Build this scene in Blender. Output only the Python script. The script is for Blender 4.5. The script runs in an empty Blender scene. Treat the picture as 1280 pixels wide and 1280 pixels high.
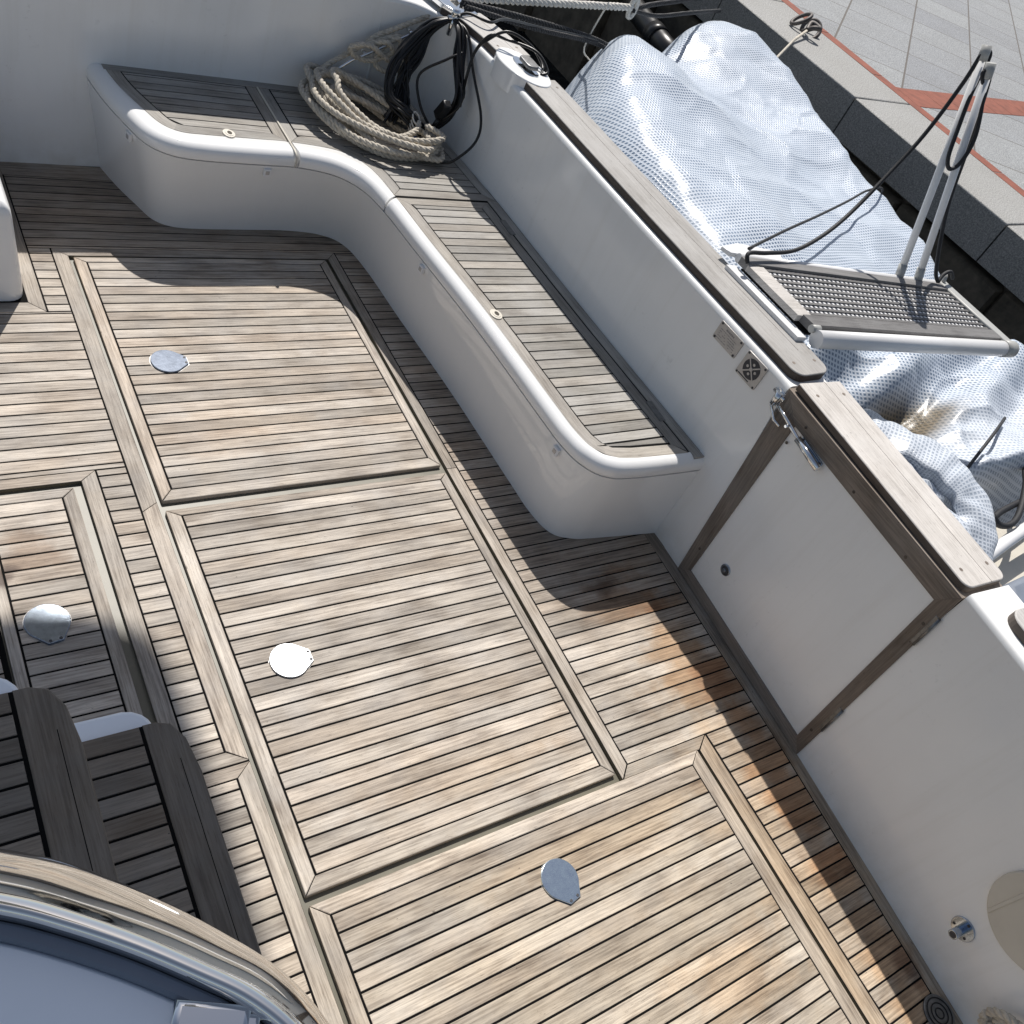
import bpy, math, random
from mathutils import Vector, Matrix, noise
random.seed(7)
C = bpy.context.scene.collection
PITCH = .0467; CAULK = .0054
# ---------------------------------------------------------------- materials
def newmat(name):
    m = bpy.data.materials.new(name); m.use_nodes = True
    nt = m.node_tree; nt.nodes.clear()
    out = nt.nodes.new('ShaderNodeOutputMaterial'); b = nt.nodes.new('ShaderNodeBsdfPrincipled')
    nt.links.new(b.outputs[0], out.inputs[0])
    return m, nt, b
class N:
    def __init__(s, nt): s.nt = nt
    def n(s, t, **kw):
        x = s.nt.nodes.new('ShaderNode' + t)
        for k, v in kw.items(): setattr(x, k, v)
        return x
    def set(s, sock, v):
        if hasattr(v, 'is_output'): s.nt.links.new(v, sock)
        else: sock.default_value = v
    def math(s, op, a, b=0.0, c=None, clamp=False):
        x = s.n('Math', operation=op, use_clamp=clamp); s.set(x.inputs[0], a); s.set(x.inputs[1], b)
        if c is not None: s.set(x.inputs[2], c)
        return x.outputs[0]
    def noise(s, vec, scale=5, detail=3, rough=.5):
        x = s.n('TexNoise'); s.set(x.inputs['Vector'], vec); s.set(x.inputs['Scale'], scale)
        x.inputs['Detail'].default_value = detail; x.inputs['Roughness'].default_value = rough
        return x.outputs['Fac']
    def comb(s, a, b, c):
        x = s.n('CombineXYZ'); s.set(x.inputs[0], a); s.set(x.inputs[1], b); s.set(x.inputs[2], c); return x.outputs[0]
    def mix(s, f, a, b, mode='MIX'):
        x = s.n('Mix', data_type='RGBA', blend_type=mode); s.set(x.inputs[0], f); s.set(x.inputs[6], a); s.set(x.inputs[7], b)
        return x.outputs[2]
    def rng(s, v, a, b, c=0.0, d=1.0, smooth=False):
        x = s.n('MapRange'); x.clamp = True
        if smooth: x.interpolation_type = 'SMOOTHSTEP'
        s.set(x.inputs[0], v); s.set(x.inputs[1], a); s.set(x.inputs[2], b); s.set(x.inputs[3], c); s.set(x.inputs[4], d)
        return x.outputs[0]
    def sep(s, v):
        x = s.n('SeparateXYZ'); s.set(x.inputs[0], v); return x.outputs
    def bump(s, h, strength, dist, bsdf):
        x = s.n('Bump'); s.set(x.inputs['Height'], h); x.inputs['Strength'].default_value = strength; x.inputs['Distance'].default_value = dist
        s.nt.links.new(x.outputs[0], bsdf.inputs['Normal'])
def c4(r, g, b): return (r, g, b, 1)

def teak(name, light=(.61, .53, .435), dark=(.165, .128, .097), grey=0.0, stain_shade=False, sat=1.0, rough=.62):
    m, nt, b = newmat(name); k = N(nt)
    uv = k.n('UVMap').outputs[0]; u, v, _ = k.sep(uv)
    at = k.n('Attribute', attribute_name='rnd').outputs['Fac']
    pos = k.n('NewGeometry').outputs['Position']
    off = k.math('MULTIPLY', at, 53.0)
    warp = k.noise(k.comb(k.math('MULTIPLY', u, 5), k.math('MULTIPLY', v, 25), off), 1, 2)
    vv = k.math('ADD', v, k.math('MULTIPLY', warp, .0045))
    g1 = k.noise(k.comb(k.math('MULTIPLY', u, 7), k.math('MULTIPLY', vv, 190), off), 1, 4, .6)
    g2 = k.noise(k.comb(k.math('MULTIPLY', u, 34), k.math('MULTIPLY', vv, 620), off), 1, 3, .6)
    bl = k.noise(pos, 6.5, 4, .6)
    bl2 = k.noise(k.comb(k.math('MULTIPLY', u, 4), k.math('MULTIPLY', v, 14), off), 1, 3, .6)
    f = k.math('ADD', k.math('MULTIPLY', k.rng(g1, .37, .62), .50), k.math('MULTIPLY', k.rng(bl2, .34, .66), .50))
    col = k.mix(f, c4(*dark), c4(*light))
    gm = tuple(sum(light) / 3 * x for x in (1.02, .99, .95))
    col = k.mix(k.math('MULTIPLY', k.rng(bl, .38, .68), .30 + grey, clamp=True), col, c4(*gm))
    # per plank brightness and warmth
    r2 = k.math('FRACT', k.math('MULTIPLY', at, 7.31))
    col = k.mix(1.0, col, k.mix(at, c4(.74, .735, .72), c4(1.17, 1.17, 1.16)), 'MULTIPLY')
    col = k.mix(k.math('MULTIPLY', k.rng(r2, .62, 1), .35), col, k.mix(1.0, col, c4(1.06, .90, .74), 'MULTIPLY'))
    # open pores and little black mildew flecks
    pores = k.rng(g2, .61, .70)
    col = k.mix(k.math('MULTIPLY', pores, .62), col, c4(.07, .055, .04))
    fl = k.noise(k.comb(k.math('MULTIPLY', u, 60), k.math('MULTIPLY', v, 170), off), 1, 1)
    flm = k.math('MULTIPLY', k.rng(fl, .77, .80), k.rng(k.noise(pos, 9, 2), .47, .6))
    col = k.mix(k.math('MULTIPLY', flm, .85), col, c4(.025, .02, .018))
    if stain_shade:
        px, py, pz = k.sep(pos)
        # paler toward the bow end, shade painted into the corner below the bench and along the transom
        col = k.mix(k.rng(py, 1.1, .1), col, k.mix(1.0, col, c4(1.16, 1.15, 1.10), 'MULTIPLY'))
        shade_mask = k.math('MAXIMUM', k.rng(py, 2.95, 3.25), k.math('MULTIPLY', k.rng(px, 1.72, 1.84), k.rng(py, .95, 1.35)))
        shade_mask = k.math('MULTIPLY', shade_mask, k.rng(k.noise(pos, 5, 3), .2, .6, .55, 1.0))
        col = k.mix(shade_mask, col, k.mix(1.0, col, c4(.70, .64, .58), 'MULTIPLY'))
        wob = k.math('ADD', k.math('MULTIPLY', k.math('SUBTRACT', k.noise(pos, 7, 5, .65), .5), 1.5), k.math('MULTIPLY', k.math('SUBTRACT', r2, .5), .75))
        def blob(cx, cy, rx, ry, colr, amt, soft=.45):
            global_ = None
            dx = k.math('DIVIDE', k.math('SUBTRACT', px, cx), rx); dy = k.math('DIVIDE', k.math('SUBTRACT', py, cy), ry)
            d = k.math('ADD', k.math('SQRT', k.math('ADD', k.math('MULTIPLY', dx, dx), k.math('MULTIPLY', dy, dy))), wob)
            mk = k.rng(d, 1.05, .35, 0, 1, True)
            return k.math('MULTIPLY', mk, amt), colr
        for args in [(2.24, .25, .30, 1.0, (.90, .76, .60), .75), (1.5, .1, .9, .5, (1.0, .95, .87), .8), (2.22, .84, .17, .28, (.88, .68, .47), .85), (2.28, .42, .11, .46, (.84, .62, .42), 1.0),
                     (2.10, 1.12, .22, .12, (.80, .60, .42), .9), (2.26, -.15, .10, .42, (1.0, .80, .58), .8),
                     (2.30, -.28, .05, .07, (.35, .25, .2), .8), (.33, 1.70, .10, .09, (.62, .47, .35), .8), (.255, 1.64, .05, .04, (.35, .3, .3), .9),
                     (1.55, .42, .40, .10, (1.02, .88, .70), .5), (1.72, -.06, .26, .10, (.98, .80, .60), .6), (1.25, .72, .30, .08, (.93, .83, .72), .7),
                     (1.0, 2.1, .3, .12, (.97, .84, .7), .5), (1.62, .70, .08, .05, (.85, .8, .76), .7)]:
            mk, cc = blob(*args)
            col = k.mix(mk, col, k.mix(1.0, col, c4(*cc), 'MULTIPLY'))
        wet = blob(2.06, 1.18, .10, .06, (0, 0, 0), .7)[0]
        col = k.mix(wet, col, k.mix(1.0, col, c4(.35, .30, .27), 'MULTIPLY'))
    if sat != 1:
        h = k.n('HueSaturation'); h.inputs['Saturation'].default_value = sat; nt.links.new(col, h.inputs['Color']); col = h.outputs[0]
    nt.links.new(col, b.inputs['Base Color'])
    b.inputs['Roughness'].default_value = rough
    b.inputs['Specular IOR Level'].default_value = .3
    k.bump(k.math('ADD', k.math('MULTIPLY', g1, .6), k.math('MULTIPLY', g2, .5)), .6, .0014, b)
    return m

def plain(name, col, rough=.5, metal=0.0, var=.0, vscale=8, spec=.5, coat=0.0, bump=0.0, bscale=200, dirt=None):
    m, nt, b = newmat(name); k = N(nt)
    pos = k.n('NewGeometry').outputs['Position']
    c = c4(*col)
    if var or dirt:
        nz = k.noise(pos, vscale, 5, .62)
        c = k.mix(k.rng(nz, .3, .7), c4(*[x * (1 - var) for x in col]), c4(*[min(1, x * (1 + var)) for x in col]))
    if dirt:
        sx, sy, sz = k.sep(pos)
        st_ = k.noise(k.comb(k.math('MULTIPLY', sx, 16), k.math('MULTIPLY', sy, 16), k.math('MULTIPLY', sz, .9)), 1, 4, .7)
        c = k.mix(k.rng(st_, .50, .74, 0, dirt * .38), c, c4(*[x * q_ for x, q_ in zip(col, (.74, .71, .64))]))
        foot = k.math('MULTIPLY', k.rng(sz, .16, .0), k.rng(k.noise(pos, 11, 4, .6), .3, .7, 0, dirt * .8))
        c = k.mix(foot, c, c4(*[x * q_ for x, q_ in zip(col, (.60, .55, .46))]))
        d = k.noise(pos, 26, 6, .75); e = k.noise(pos, 2.3, 2)
        c = k.mix(k.math('MULTIPLY', k.rng(d, .60, .72), k.rng(e, .42, .62, 0, dirt)), c, c4(*[x * .55 for x in col]))
        nt.links.new(k.rng(e, .3, .7, rough * .8, rough * 1.35), b.inputs['Roughness'])
    else:
        b.inputs['Roughness'].default_value = rough
    k.set(b.inputs['Base Color'], c)
    b.inputs['Metallic'].default_value = metal; b.inputs['Specular IOR Level'].default_value = spec
    b.inputs['Coat Weight'].default_value = coat; b.inputs['Coat Roughness'].default_value = .05
    if bump: k.bump(k.noise(pos, bscale, 3), bump, .002, b)
    return m
M = {}
M['teak'] = teak('teak_deck', stain_shade=True, sat=.86)
M['teak_seat'] = teak('teak_seat', light=(.42, .395, .345), dark=(.165, .145, .125), grey=.25, sat=.8)
M['teak_cap'] = teak('teak_cap_rail', light=(.60, .57, .53), dark=(.36, .33, .295), grey=.35, sat=.6)
M['teak_frame'] = teak('teak_frame', light=(.28, .225, .18), dark=(.12, .092, .07), sat=.85)
M['teak_side'] = teak('teak_dark_edge', light=(.15, .12, .10), dark=(.06, .048, .04))  # darker teak for rail sides, seams and screws
M['teak_step'] = teak('teak_step', light=(.27, .235, .195), dark=(.11, .09, .07), grey=.1)
M['teak_gang'] = teak('teak_gangway', light=(.22, .205, .20), dark=(.10, .09, .088), grey=.4, sat=.4)
M['caulk'] = plain('black_caulk', (.006, .006, .006), .9, spec=.1)
M['gel'] = plain('white_gelcoat', (.89, .89, .875), .16, var=.02, vscale=3, spec=.5, dirt=.45)
M['gel_gloss'] = plain('glossy_gelcoat', (.89, .89, .88), .05, var=.015, vscale=3, coat=.4, dirt=.12)
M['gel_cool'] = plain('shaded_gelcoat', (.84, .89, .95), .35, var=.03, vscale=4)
M['recess'] = plain('olive_grp', (.14, .13, .095), .45, var=.15, vscale=14)
M['chrome'] = plain('polished_steel', (.78, .79, .80), .09, 1.0)
M['mirror'] = plain('mirror_steel', (.86, .84, .80), .045, 1.0, var=.03, vscale=5)
M['satin'] = plain('satin_steel', (.40, .46, .545), .09, 1.0, var=.2, vscale=60, bump=.04, bscale=260)  # bluish base tint stands in for reflected sky
M['satin_pale'] = plain('pale_satin_steel', (.80, .89, .97), .16, 1.0, var=.12, vscale=60, bump=.1, bscale=260)  # paler blue base, sky reflection put into the colour
M['satin_worn'] = plain('worn_satin_steel', (.58, .60, .62), .34, 1.0, var=.1, vscale=60, bump=.2, bscale=260)
M['dark_metal'] = plain('tarnished_steel', (.20, .20, .20), .4, .85, var=.3, vscale=40)
M['iron'] = plain('rusty_iron', (.11, .10, .095), .6, .5, var=.4, vscale=40)
M['black'] = plain('black_rubber', (.012, .012, .013), .35, spec=.4)
M['blackrope'] = plain('black_rope', (.016, .016, .018), .6, bump=.6, bscale=500)
M['rope'] = plain('natural_rope', (.53, .485, .41), .85, var=.3, vscale=60, bump=.6, bscale=700)
M['rope_white'] = plain('white_rope', (.62, .60, .55), .8, var=.15, vscale=60)
M['white_paint'] = plain('white_paint', (.80, .80, .80), .3, var=.02)
M['grey_paint'] = plain('grey_plastic', (.42, .42, .40), .45, var=.06)
M['cream'] = plain('cream_plastic', (.62, .58, .50), .4, var=.05)
M['plate'] = plain('aluminium_plate', (.50, .48, .46), .4, .35, var=.1, vscale=40)
M['ink'] = plain('dark_ink', (.05, .05, .055), .6)
M['ink_soft'] = plain('faded_ink', (.24, .23, .23), .6)
M['tender'] = plain('grey_tender', (.32, .33, .34), .5, var=.08)
M['bluegrey'] = plain('blue_grey_vinyl', (.17, .20, .25), .6, var=.1)
M['blue'] = plain('blue_tape', (.03, .08, .28), .5)
M['dkbrown'] = plain('mud_stone', (.075, .064, .048), .8, var=.5, vscale=9, bump=1, bscale=30)

def granite(name, base, dark, spk=1.0):
    m, nt, b = newmat(name); k = N(nt)
    pos = k.n('NewGeometry').outputs['Position']
    a = k.noise(pos, 110, 3, .7); c = k.noise(pos, 2.2, 4, .6)
    col = k.mix(k.rng(a, .36, .64), c4(*dark), c4(*base))
    col = k.mix(k.rng(a, .66, .72, 0, .6 * spk), col, c4(.8, .78, .75))
    col = k.mix(k.rng(c, .35, .7, 0, .35), col, k.mix(1.0, col, c4(.72, .70, .66), 'MULTIPLY'))
    nt.links.new(col, b.inputs['Base Color']); b.inputs['Roughness'].default_value = .75
    k.bump(a, .5, .004, b)
    return m, nt, b, k, col, pos
M['kerb'] = granite('granite_kerb', (.47, .465, .445), (.19, .19, .185))[0]
M['kerb_face'] = granite('granite_kerb_face', (.27, .265, .25), (.12, .12, .115), .25)[0]
def paver():
    m, nt, b, k, col, pos = granite('granite_pavers', (.40, .415, .425), (.16, .165, .172))
    x, y, z = k.sep(pos)
    def fam(ang, off, pitch, w):
        t = math.radians(ang); d = k.math('ADD', k.math('MULTIPLY', x, math.sin(t)), k.math('MULTIPLY', y, math.cos(t)))
        d = k.math('DIVIDE', k.math('SUBTRACT', d, off), pitch)
        fr = k.math('ABSOLUTE', k.math('SUBTRACT', k.math('FRACT', k.math('ADD', d, 100.5)), .5))
        return k.math('LESS_THAN', fr, w / pitch / 2), k.math('FLOOR', k.math('ADD', d, 100.0))
    j1, i1 = fam(24, 7.82, .625, .013)
    t = math.radians(39)
    j2, i2 = fam(141, .235, .625, .016)
    j = k.math('MAXIMUM', j1, j2)
    tone = k.noise(k.comb(k.math('MULTIPLY', i1, 3.7), k.math('MULTIPLY', i2, 5.3), 0), 1, 0)
    col = k.mix(1.0, col, k.mix(k.rng(tone, .3, .7), c4(.88, .88, .9), c4(1.1, 1.1, 1.08)), 'MULTIPLY')
    col = k.mix(k.math('MULTIPLY', j, .9), col, c4(.10, .085, .07))
    nt.links.new(col, b.inputs['Base Color'])
    return m
M['paver'] = paver()
M['red'] = plain('red_paver', (.24, .075, .045), .8, var=.25, vscale=12, bump=.5, bscale=90)

def mesh_tarp():
    m, nt, b = newmat('white_mesh_tarp'); k = N(nt)
    uv = k.n('UVMap').outputs[0]; u, v, _ = k.sep(uv)
    pos = k.n('NewGeometry').outputs['Position']
    cell = .0195
    def stripe(s):
        f = k.math('FRACT', k.math('DIVIDE', k.math('ADD', s, 50.0), cell))
        return k.rng(k.math('ABSOLUTE', k.math('SUBTRACT', f, .5)), .24, .32)      # 1 on thread
    su, sv = stripe(u), stripe(v)
    thread = k.math('MAXIMUM', su, sv)
    back = k.noise(pos, 2.6, 3, .6)
    hole = k.mix(k.rng(back, .35, .65), c4(.09, .14, .22), c4(.20, .27, .37))
    col = k.mix(thread, hole, c4(.60, .655, .73))
    # patches where the weave is doubled over and looks plain white
    dbl = k.rng(k.noise(pos, 2.7, 4, .65), .60, .74, 0, .30)
    col = k.mix(dbl, col, c4(.66, .69, .73))
    px, py, pz = k.sep(pos)
    col = k.mix(k.math('MULTIPLY', k.rng(py, 1.55, 1.25), .38), col, c4(.66, .69, .73))
    dx = k.math('DIVIDE', k.math('SUBTRACT', px, 3.62), .42); dy = k.math('DIVIDE', k.math('SUBTRACT', py, 1.40), .15)
    dd = k.math('ADD', k.math('SQRT', k.math('ADD', k.math('MULTIPLY', dx, dx), k.math('MULTIPLY', dy, dy))), k.math('MULTIPLY', k.math('SUBTRACT', k.noise(pos, 6, 3), .5), .7))
    st = k.rng(dd, 1.1, .45, 0, .9, True)
    col = k.mix(st, col, k.mix(1.0, col, c4(.26, .17, .065), 'MULTIPLY'))
    nt.links.new(col, b.inputs['Base Color'])
    b.inputs['Roughness'].default_value = .33; b.inputs['Specular IOR Level'].default_value = .6
    k.bump(k.math('ADD', thread, k.math('MULTIPLY', k.noise(pos, 16, 4), 2.0)), .35, .004, b)
    return m
M['tarp'] = mesh_tarp()
def water():
    m, nt, b = newmat('dark_harbour_water'); k = N(nt)
    b.inputs['Base Color'].default_value = c4(.004, .007, .009); b.inputs['Roughness'].default_value = .06; b.inputs['Specular IOR Level'].default_value = .18
    pos = k.n('NewGeometry').outputs['Position']
    k.bump(k.noise(pos, 5, 4), .5, .05, b); return m
M['water'] = water()

# ---------------------------------------------------------------- mesh helpers
class MB:
    def __init__(s): s.v = []; s.f = []; s.uv = []; s.r = []; s.m = []; s.sm = []
    def face(s, idx, uvs=None, r=.5, m=0, smooth=False):
        s.f.append(list(idx)); s.uv.append(uvs or [(0, 0)] * len(idx)); s.r.append(r); s.m.append(m); s.sm.append(smooth)
    def add(s, pts):
        n = len(s.v); s.v += [tuple(p) for p in pts]; return list(range(n, n + len(pts)))
    def prism(s, poly, z0, z1, cham=.0, ud=(1, 0), r=.5, m=0, mside=None, bottom=False, smooth=False):
        a = sum(poly[i][0] * poly[(i + 1) % len(poly)][1] - poly[(i + 1) % len(poly)][0] * poly[i][1] for i in range(len(poly)))
        if a < 0: poly = poly[::-1]
        if mside is None: mside = m
        n = len(poly); L = math.hypot(*ud) or 1; ud = (ud[0] / L, ud[1] / L); vd = (-ud[1], ud[0])
        U = lambda p, dz=0: (p[0] * ud[0] + p[1] * ud[1], p[0] * vd[0] + p[1] * vd[1] + dz)
        base = s.add([(p[0], p[1], z0) for p in poly])
        rings = [(poly, z1 - cham)] if cham else []
        inner = inset(poly, cham) if cham else poly
        if cham:
            mid = inset(poly, cham * .3); rings.append((mid, z1 - cham * .3))
        rings.append((inner, z1))
        prev, pp, pz = base, poly, z0
        for q, z in rings:
            cur = s.add([(p[0], p[1], z) for p in q])
            ms = mside if prev is base else m
            for i in range(n):
                j = (i + 1) % n
                s.face([prev[i], prev[j], cur[j], cur[i]], [U(pp[i], pz), U(pp[j], pz), U(q[j], z), U(q[i], z)], r, ms, smooth or (cham > 0 and prev is not base))
            prev, pp, pz = cur, q, z
        s.face(prev, [U(p) for p in pp], r, m)
        if bottom: s.face(base[::-1], None, r, mside)
    def sweep(s, path, prof, closed=False, r=.5, m=0, smooth=True, caps=False, pclosed=False, z=0.0, mfun=None):
        """profile (d outward to the right of the path, z)"""
        nr = normals(path, closed); rows = []; L = 0; us = []
        for i, p in enumerate(path):
            if i: L += math.dist(path[i - 1], p)
            us.append(L)
            rows.append(s.add([(p[0] + nr[i][0] * d, p[1] + nr[i][1] * d, zz + z) for d, zz in prof]))
        vs = [0]
        for a, b in zip(prof, prof[1:]): vs.append(vs[-1] + math.dist(a, b))
        n = len(path) if closed else len(path) - 1; mm = len(prof) if pclosed else len(prof) - 1
        for i in range(n):
            j = (i + 1) % len(path)
            for k in range(mm):
                k2 = (k + 1) % len(prof)
                v2 = vs[k2] if k2 else vs[-1] + .01
                s.face([rows[i][k2], rows[j][k2], rows[j][k], rows[i][k]], [(us[i], v2), (us[j], v2), (us[j], vs[k]), (us[i], vs[k])], r, m if mfun is None else mfun(k), smooth)
        if caps and not closed:
            s.face(rows[0][::-1], None, r, m); s.face(rows[-1], None, r, m)
    def tube(s, path, rad, n=8, m=0, r=.5, closed=False, caps=True):
        P = [Vector(p) for p in path]; N_ = len(P); rows = []; L = 0; up = None
        for i in range(N_):
            a = P[(i - 1) % N_] if (closed or i) else P[0]; b_ = P[(i + 1) % N_] if (closed or i < N_ - 1) else P[-1]
            t = (b_ - a).normalized() if (b_ - a).length > 1e-9 else Vector((0, 0, 1))
            if up is None: up = t.orthogonal().normalized()
            up = (up - t * up.dot(t)); up = up.normalized() if up.length > 1e-6 else t.orthogonal().normalized()
            w = t.cross(up); rr = rad(i / max(1, N_ - 1)) if callable(rad) else rad
            rows.append(s.add([P[i] + (up * math.cos(q * 2 * math.pi / n) + w * math.sin(q * 2 * math.pi / n)) * rr for q in range(n)]))
        for i in range(N_ if closed else N_ - 1):
            j = (i + 1) % N_
            for q in range(n):
                q2 = (q + 1) % n
                s.face([rows[i][q], rows[i][q2], rows[j][q2], rows[j][q]], [(i * .02, q * .01), (i * .02, q * .01 + .01), (i * .02 + .02, q * .01 + .01), (i * .02 + .02, q * .01)], r, m, True)
        if caps and not closed:
            s.face(rows[0][::-1], None, r, m); s.face(rows[-1], None, r, m)
    def box(s, c, size, rot=None, m=0, r=.5, cham=0.0):
        """box with centre c, optional 3x3 rotation; UV along the longest side"""
        hx, hy, hz = [q / 2 for q in size]; R = rot or Matrix.Identity(3)
        st = len(s.v)
        t = MB(); ud = (1, 0) if hx >= hy else (0, 1)
        t.prism([(-hx, -hy), (hx, -hy), (hx, hy), (-hx, hy)], -hz, hz, cham, ud, r, m, bottom=True)
        s.join(t, lambda p: Vector(c) + R @ Vector(p))
    def join(s, t, fn=lambda p: p):
        o = len(s.v); s.v += [tuple(fn(p)) for p in t.v]
        for f, u, r, m, sm in zip(t.f, t.uv, t.r, t.m, t.sm): s.face([i + o for i in f], u, r, m, sm)
    def build(s, name, mats, parent=None):
        me = bpy.data.meshes.new(name); me.from_pydata(s.v, [], s.f)
        if not isinstance(mats, (list, tuple)): mats = [mats]
        for q in mats: me.materials.append(M[q])
        uvl = me.uv_layers.new(name='UVMap'); at = me.attributes.new('rnd', 'FLOAT', 'FACE')
        flat = [c for u in s.uv for p in u for c in p]; uvl.data.foreach_set('uv', flat)
        at.data.foreach_set('value', s.r)
        me.polygons.foreach_set('material_index', s.m); me.polygons.foreach_set('use_smooth', s.sm)
        me.update()
        o = bpy.data.objects.new(name, me); C.objects.link(o)
        if parent is not None:
            o.parent = parent; o.matrix_parent_inverse = Matrix.Identity(4)
            w = Vector((0, 0, 0)); q = parent
            while q: w += q.location; q = q.parent
            o.location = -w
        return o
def build_each(mb, name, mats, parent):
    """each loose piece becomes an object of its own"""
    par = list(range(len(mb.v)))
    def find(a):
        while par[a] != a: par[a] = par[par[a]]; a = par[a]
        return a
    for f in mb.f:
        for i in f[1:]: par[find(i)] = find(f[0])
    groups = {}
    for k, f in enumerate(mb.f): groups.setdefault(find(f[0]), []).append(k)
    for ks in groups.values():
        q = MB(); mp = {}
        for k in ks:
            idx = []
            for i in mb.f[k]:
                if i not in mp: mp[i] = len(q.v); q.v.append(mb.v[i])
                idx.append(mp[i])
            q.face(idx, mb.uv[k], mb.r[k], mb.m[k], mb.sm[k])
        q.build(name, mats, parent)
def inset(poly, d):
    n = len(poly); out = []
    for i in range(n):
        a, b, c = poly[i - 1], poly[i], poly[(i + 1) % n]
        def nrm(p, q):
            l = math.dist(p, q) or 1; return (-(q[1] - p[1]) / l, (q[0] - p[0]) / l)
        n1, n2 = nrm(a, b), nrm(b, c); k = 1 + n1[0] * n2[0] + n1[1] * n2[1]; k = max(k, .3)
        out.append((b[0] + (n1[0] + n2[0]) * d / k, b[1] + (n1[1] + n2[1]) * d / k))
    return out
def normals(path, closed=False):
    n = len(path); out = []
    for i in range(n):
        a = path[(i - 1) % n] if (closed or i) else path[0]; b = path[(i + 1) % n] if (closed or i < n - 1) else path[-1]
        l = math.dist(a, b) or 1; out.append(((b[1] - a[1]) / l, -(b[0] - a[0]) / l))
    return out
def offset(path, d, closed=False):
    return [(p[0] + q[0] * d, p[1] + q[1] * d) for p, q in zip(path, normals(path, closed))]
def catmull(pts, n=8, closed=False):
    P = [tuple(p) for p in pts]; out = []; N_ = len(P); dim = len(P[0])
    for i in range(N_ if closed else N_ - 1):
        p0 = P[(i - 1) % N_] if (closed or i) else P[0]; p1 = P[i]; p2 = P[(i + 1) % N_]; p3 = P[(i + 2) % N_] if (closed or i < N_ - 2) else P[-1]
        for k in range(n):
            t = k / n
            out.append(tuple(.5 * (2 * p1[d] + (p2[d] - p0[d]) * t + (2 * p0[d] - 5 * p1[d] + 4 * p2[d] - p3[d]) * t * t + (3 * p1[d] - p0[d] - 3 * p2[d] + p3[d]) * t ** 3) for d in range(dim)))
    if not closed: out.append(P[-1])
    return out
def resample(path, step, closed=False):
    P = [Vector(p) for p in path] + ([Vector(path[0])] if closed else [])
    L = sum((b - a).length for a, b in zip(P, P[1:])); n = max(2, int(L / step)); out = []; i = 0; acc = 0
    for k in range(n + (0 if closed else 1)):
        t = L * k / n
        while i < len(P) - 2 and acc + (P[i + 1] - P[i]).length < t: acc += (P[i + 1] - P[i]).length; i += 1
        l = (P[i + 1] - P[i]).length or 1
        out.append(P[i].lerp(P[i + 1], (t - acc) / l))
    return out
def rope(mb, path, rad, closed=False, pitch=None, m=0):
    """three laid strands twisted round the path"""
    pitch = pitch or rad * 5.5
    P = resample(path, rad * .85, closed); N_ = len(P); turns = sum((b - a).length for a, b in zip(P, P[1:])) / pitch
    up = None; fr = []
    for i in range(N_):
        a = P[(i - 1) % N_] if (closed or i) else P[0]; b_ = P[(i + 1) % N_] if (closed or i < N_ - 1) else P[-1]
        t = (b_ - a).normalized()
        if up is None: up = t.orthogonal().normalized()
        up = (up - t * up.dot(t)).normalized(); fr.append((up.copy(), t.cross(up)))
    for s in range(3):
        q = []
        for i in range(N_):
            ph = 2 * math.pi * (turns * i / N_ + s / 3); a, b_ = fr[i]
            q.append(P[i] + (a * math.cos(ph) + b_ * math.sin(ph)) * rad * .5)
        mb.tube(q, rad * .56, 6, m, closed=False)
def bbox_round(x0, y0, x1, y1, r, n=4):
    out = []
    for cx, cy, a0 in ((x1 - r, y1 - r, 0), (x0 + r, y1 - r, 90), (x0 + r, y0 + r, 180), (x1 - r, y0 + r, 270)):
        for k in range(n + 1):
            a = math.radians(a0 + 90 * k / n); out.append((cx + r * math.cos(a), cy + r * math.sin(a)))
    return out
def circle(cx, cy, r, n=32, ry=None): return [(cx + r * math.cos(2 * math.pi * i / n), cy + (ry or r) * math.sin(2 * math.pi * i / n)) for i in range(n)]
def tag(o, label=None, cat=None, group=None, kind=None):
    if label: o['label'] = label
    if cat: o['category'] = cat
    if group: o['group'] = group
    if kind: o['kind'] = kind
    return o
def empty(name, loc, label, cat, group=None):
    o = bpy.data.objects.new(name, None); o.location = loc; o.empty_display_size = .1; C.objects.link(o); return tag(o, label, cat, group)
def rn(): return random.random()

def plank_rows(mb, y0, y1, xl, xr, z1, z0=-.006, pitch=PITCH, anchor=None, m=0, cham=.0012, joints=False):
    """rows of planks along x between functions xl(y), xr(y); seams at anchor + k*pitch"""
    anchor = y0 if anchor is None else anchor
    k = math.floor((y0 - anchor) / pitch); ys = []
    y = anchor + k * pitch
    while y < y1:
        a, b = max(y, y0), min(y + pitch, y1)
        if b - a > CAULK * 1.6:
            a2 = a + CAULK / 2; b2 = b - CAULK / 2
            l0, l1, r0, r1 = xl(a2), xl(b2), xr(a2), xr(b2)
            if r0 - l0 > .02 or r1 - l1 > .02:
                l0 += CAULK * .85; l1 += CAULK * .85; r0 -= CAULK * .85; r1 -= CAULK * .85
                if r0 > l0 + .002 and r1 > l1 + .002:
                    mb.prism([(l0, a2), (r0, a2), (r1, b2), (l1, b2)], z0, z1 - rn() * .0004, cham, (1, 0), rn(), m)
        y += pitch
def xs_of(path):
    P = sorted([(p[1], p[0]) for p in path])
    def f(y):
        if y <= P[0][0]: return P[0][1]
        for (ya, xa), (yb, xb) in zip(P, P[1:]):
            if y <= yb: return xa + (xb - xa) * (y - ya) / ((yb - ya) or 1)
        return P[-1][1]
    return f
def const(v): return lambda y: v
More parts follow.
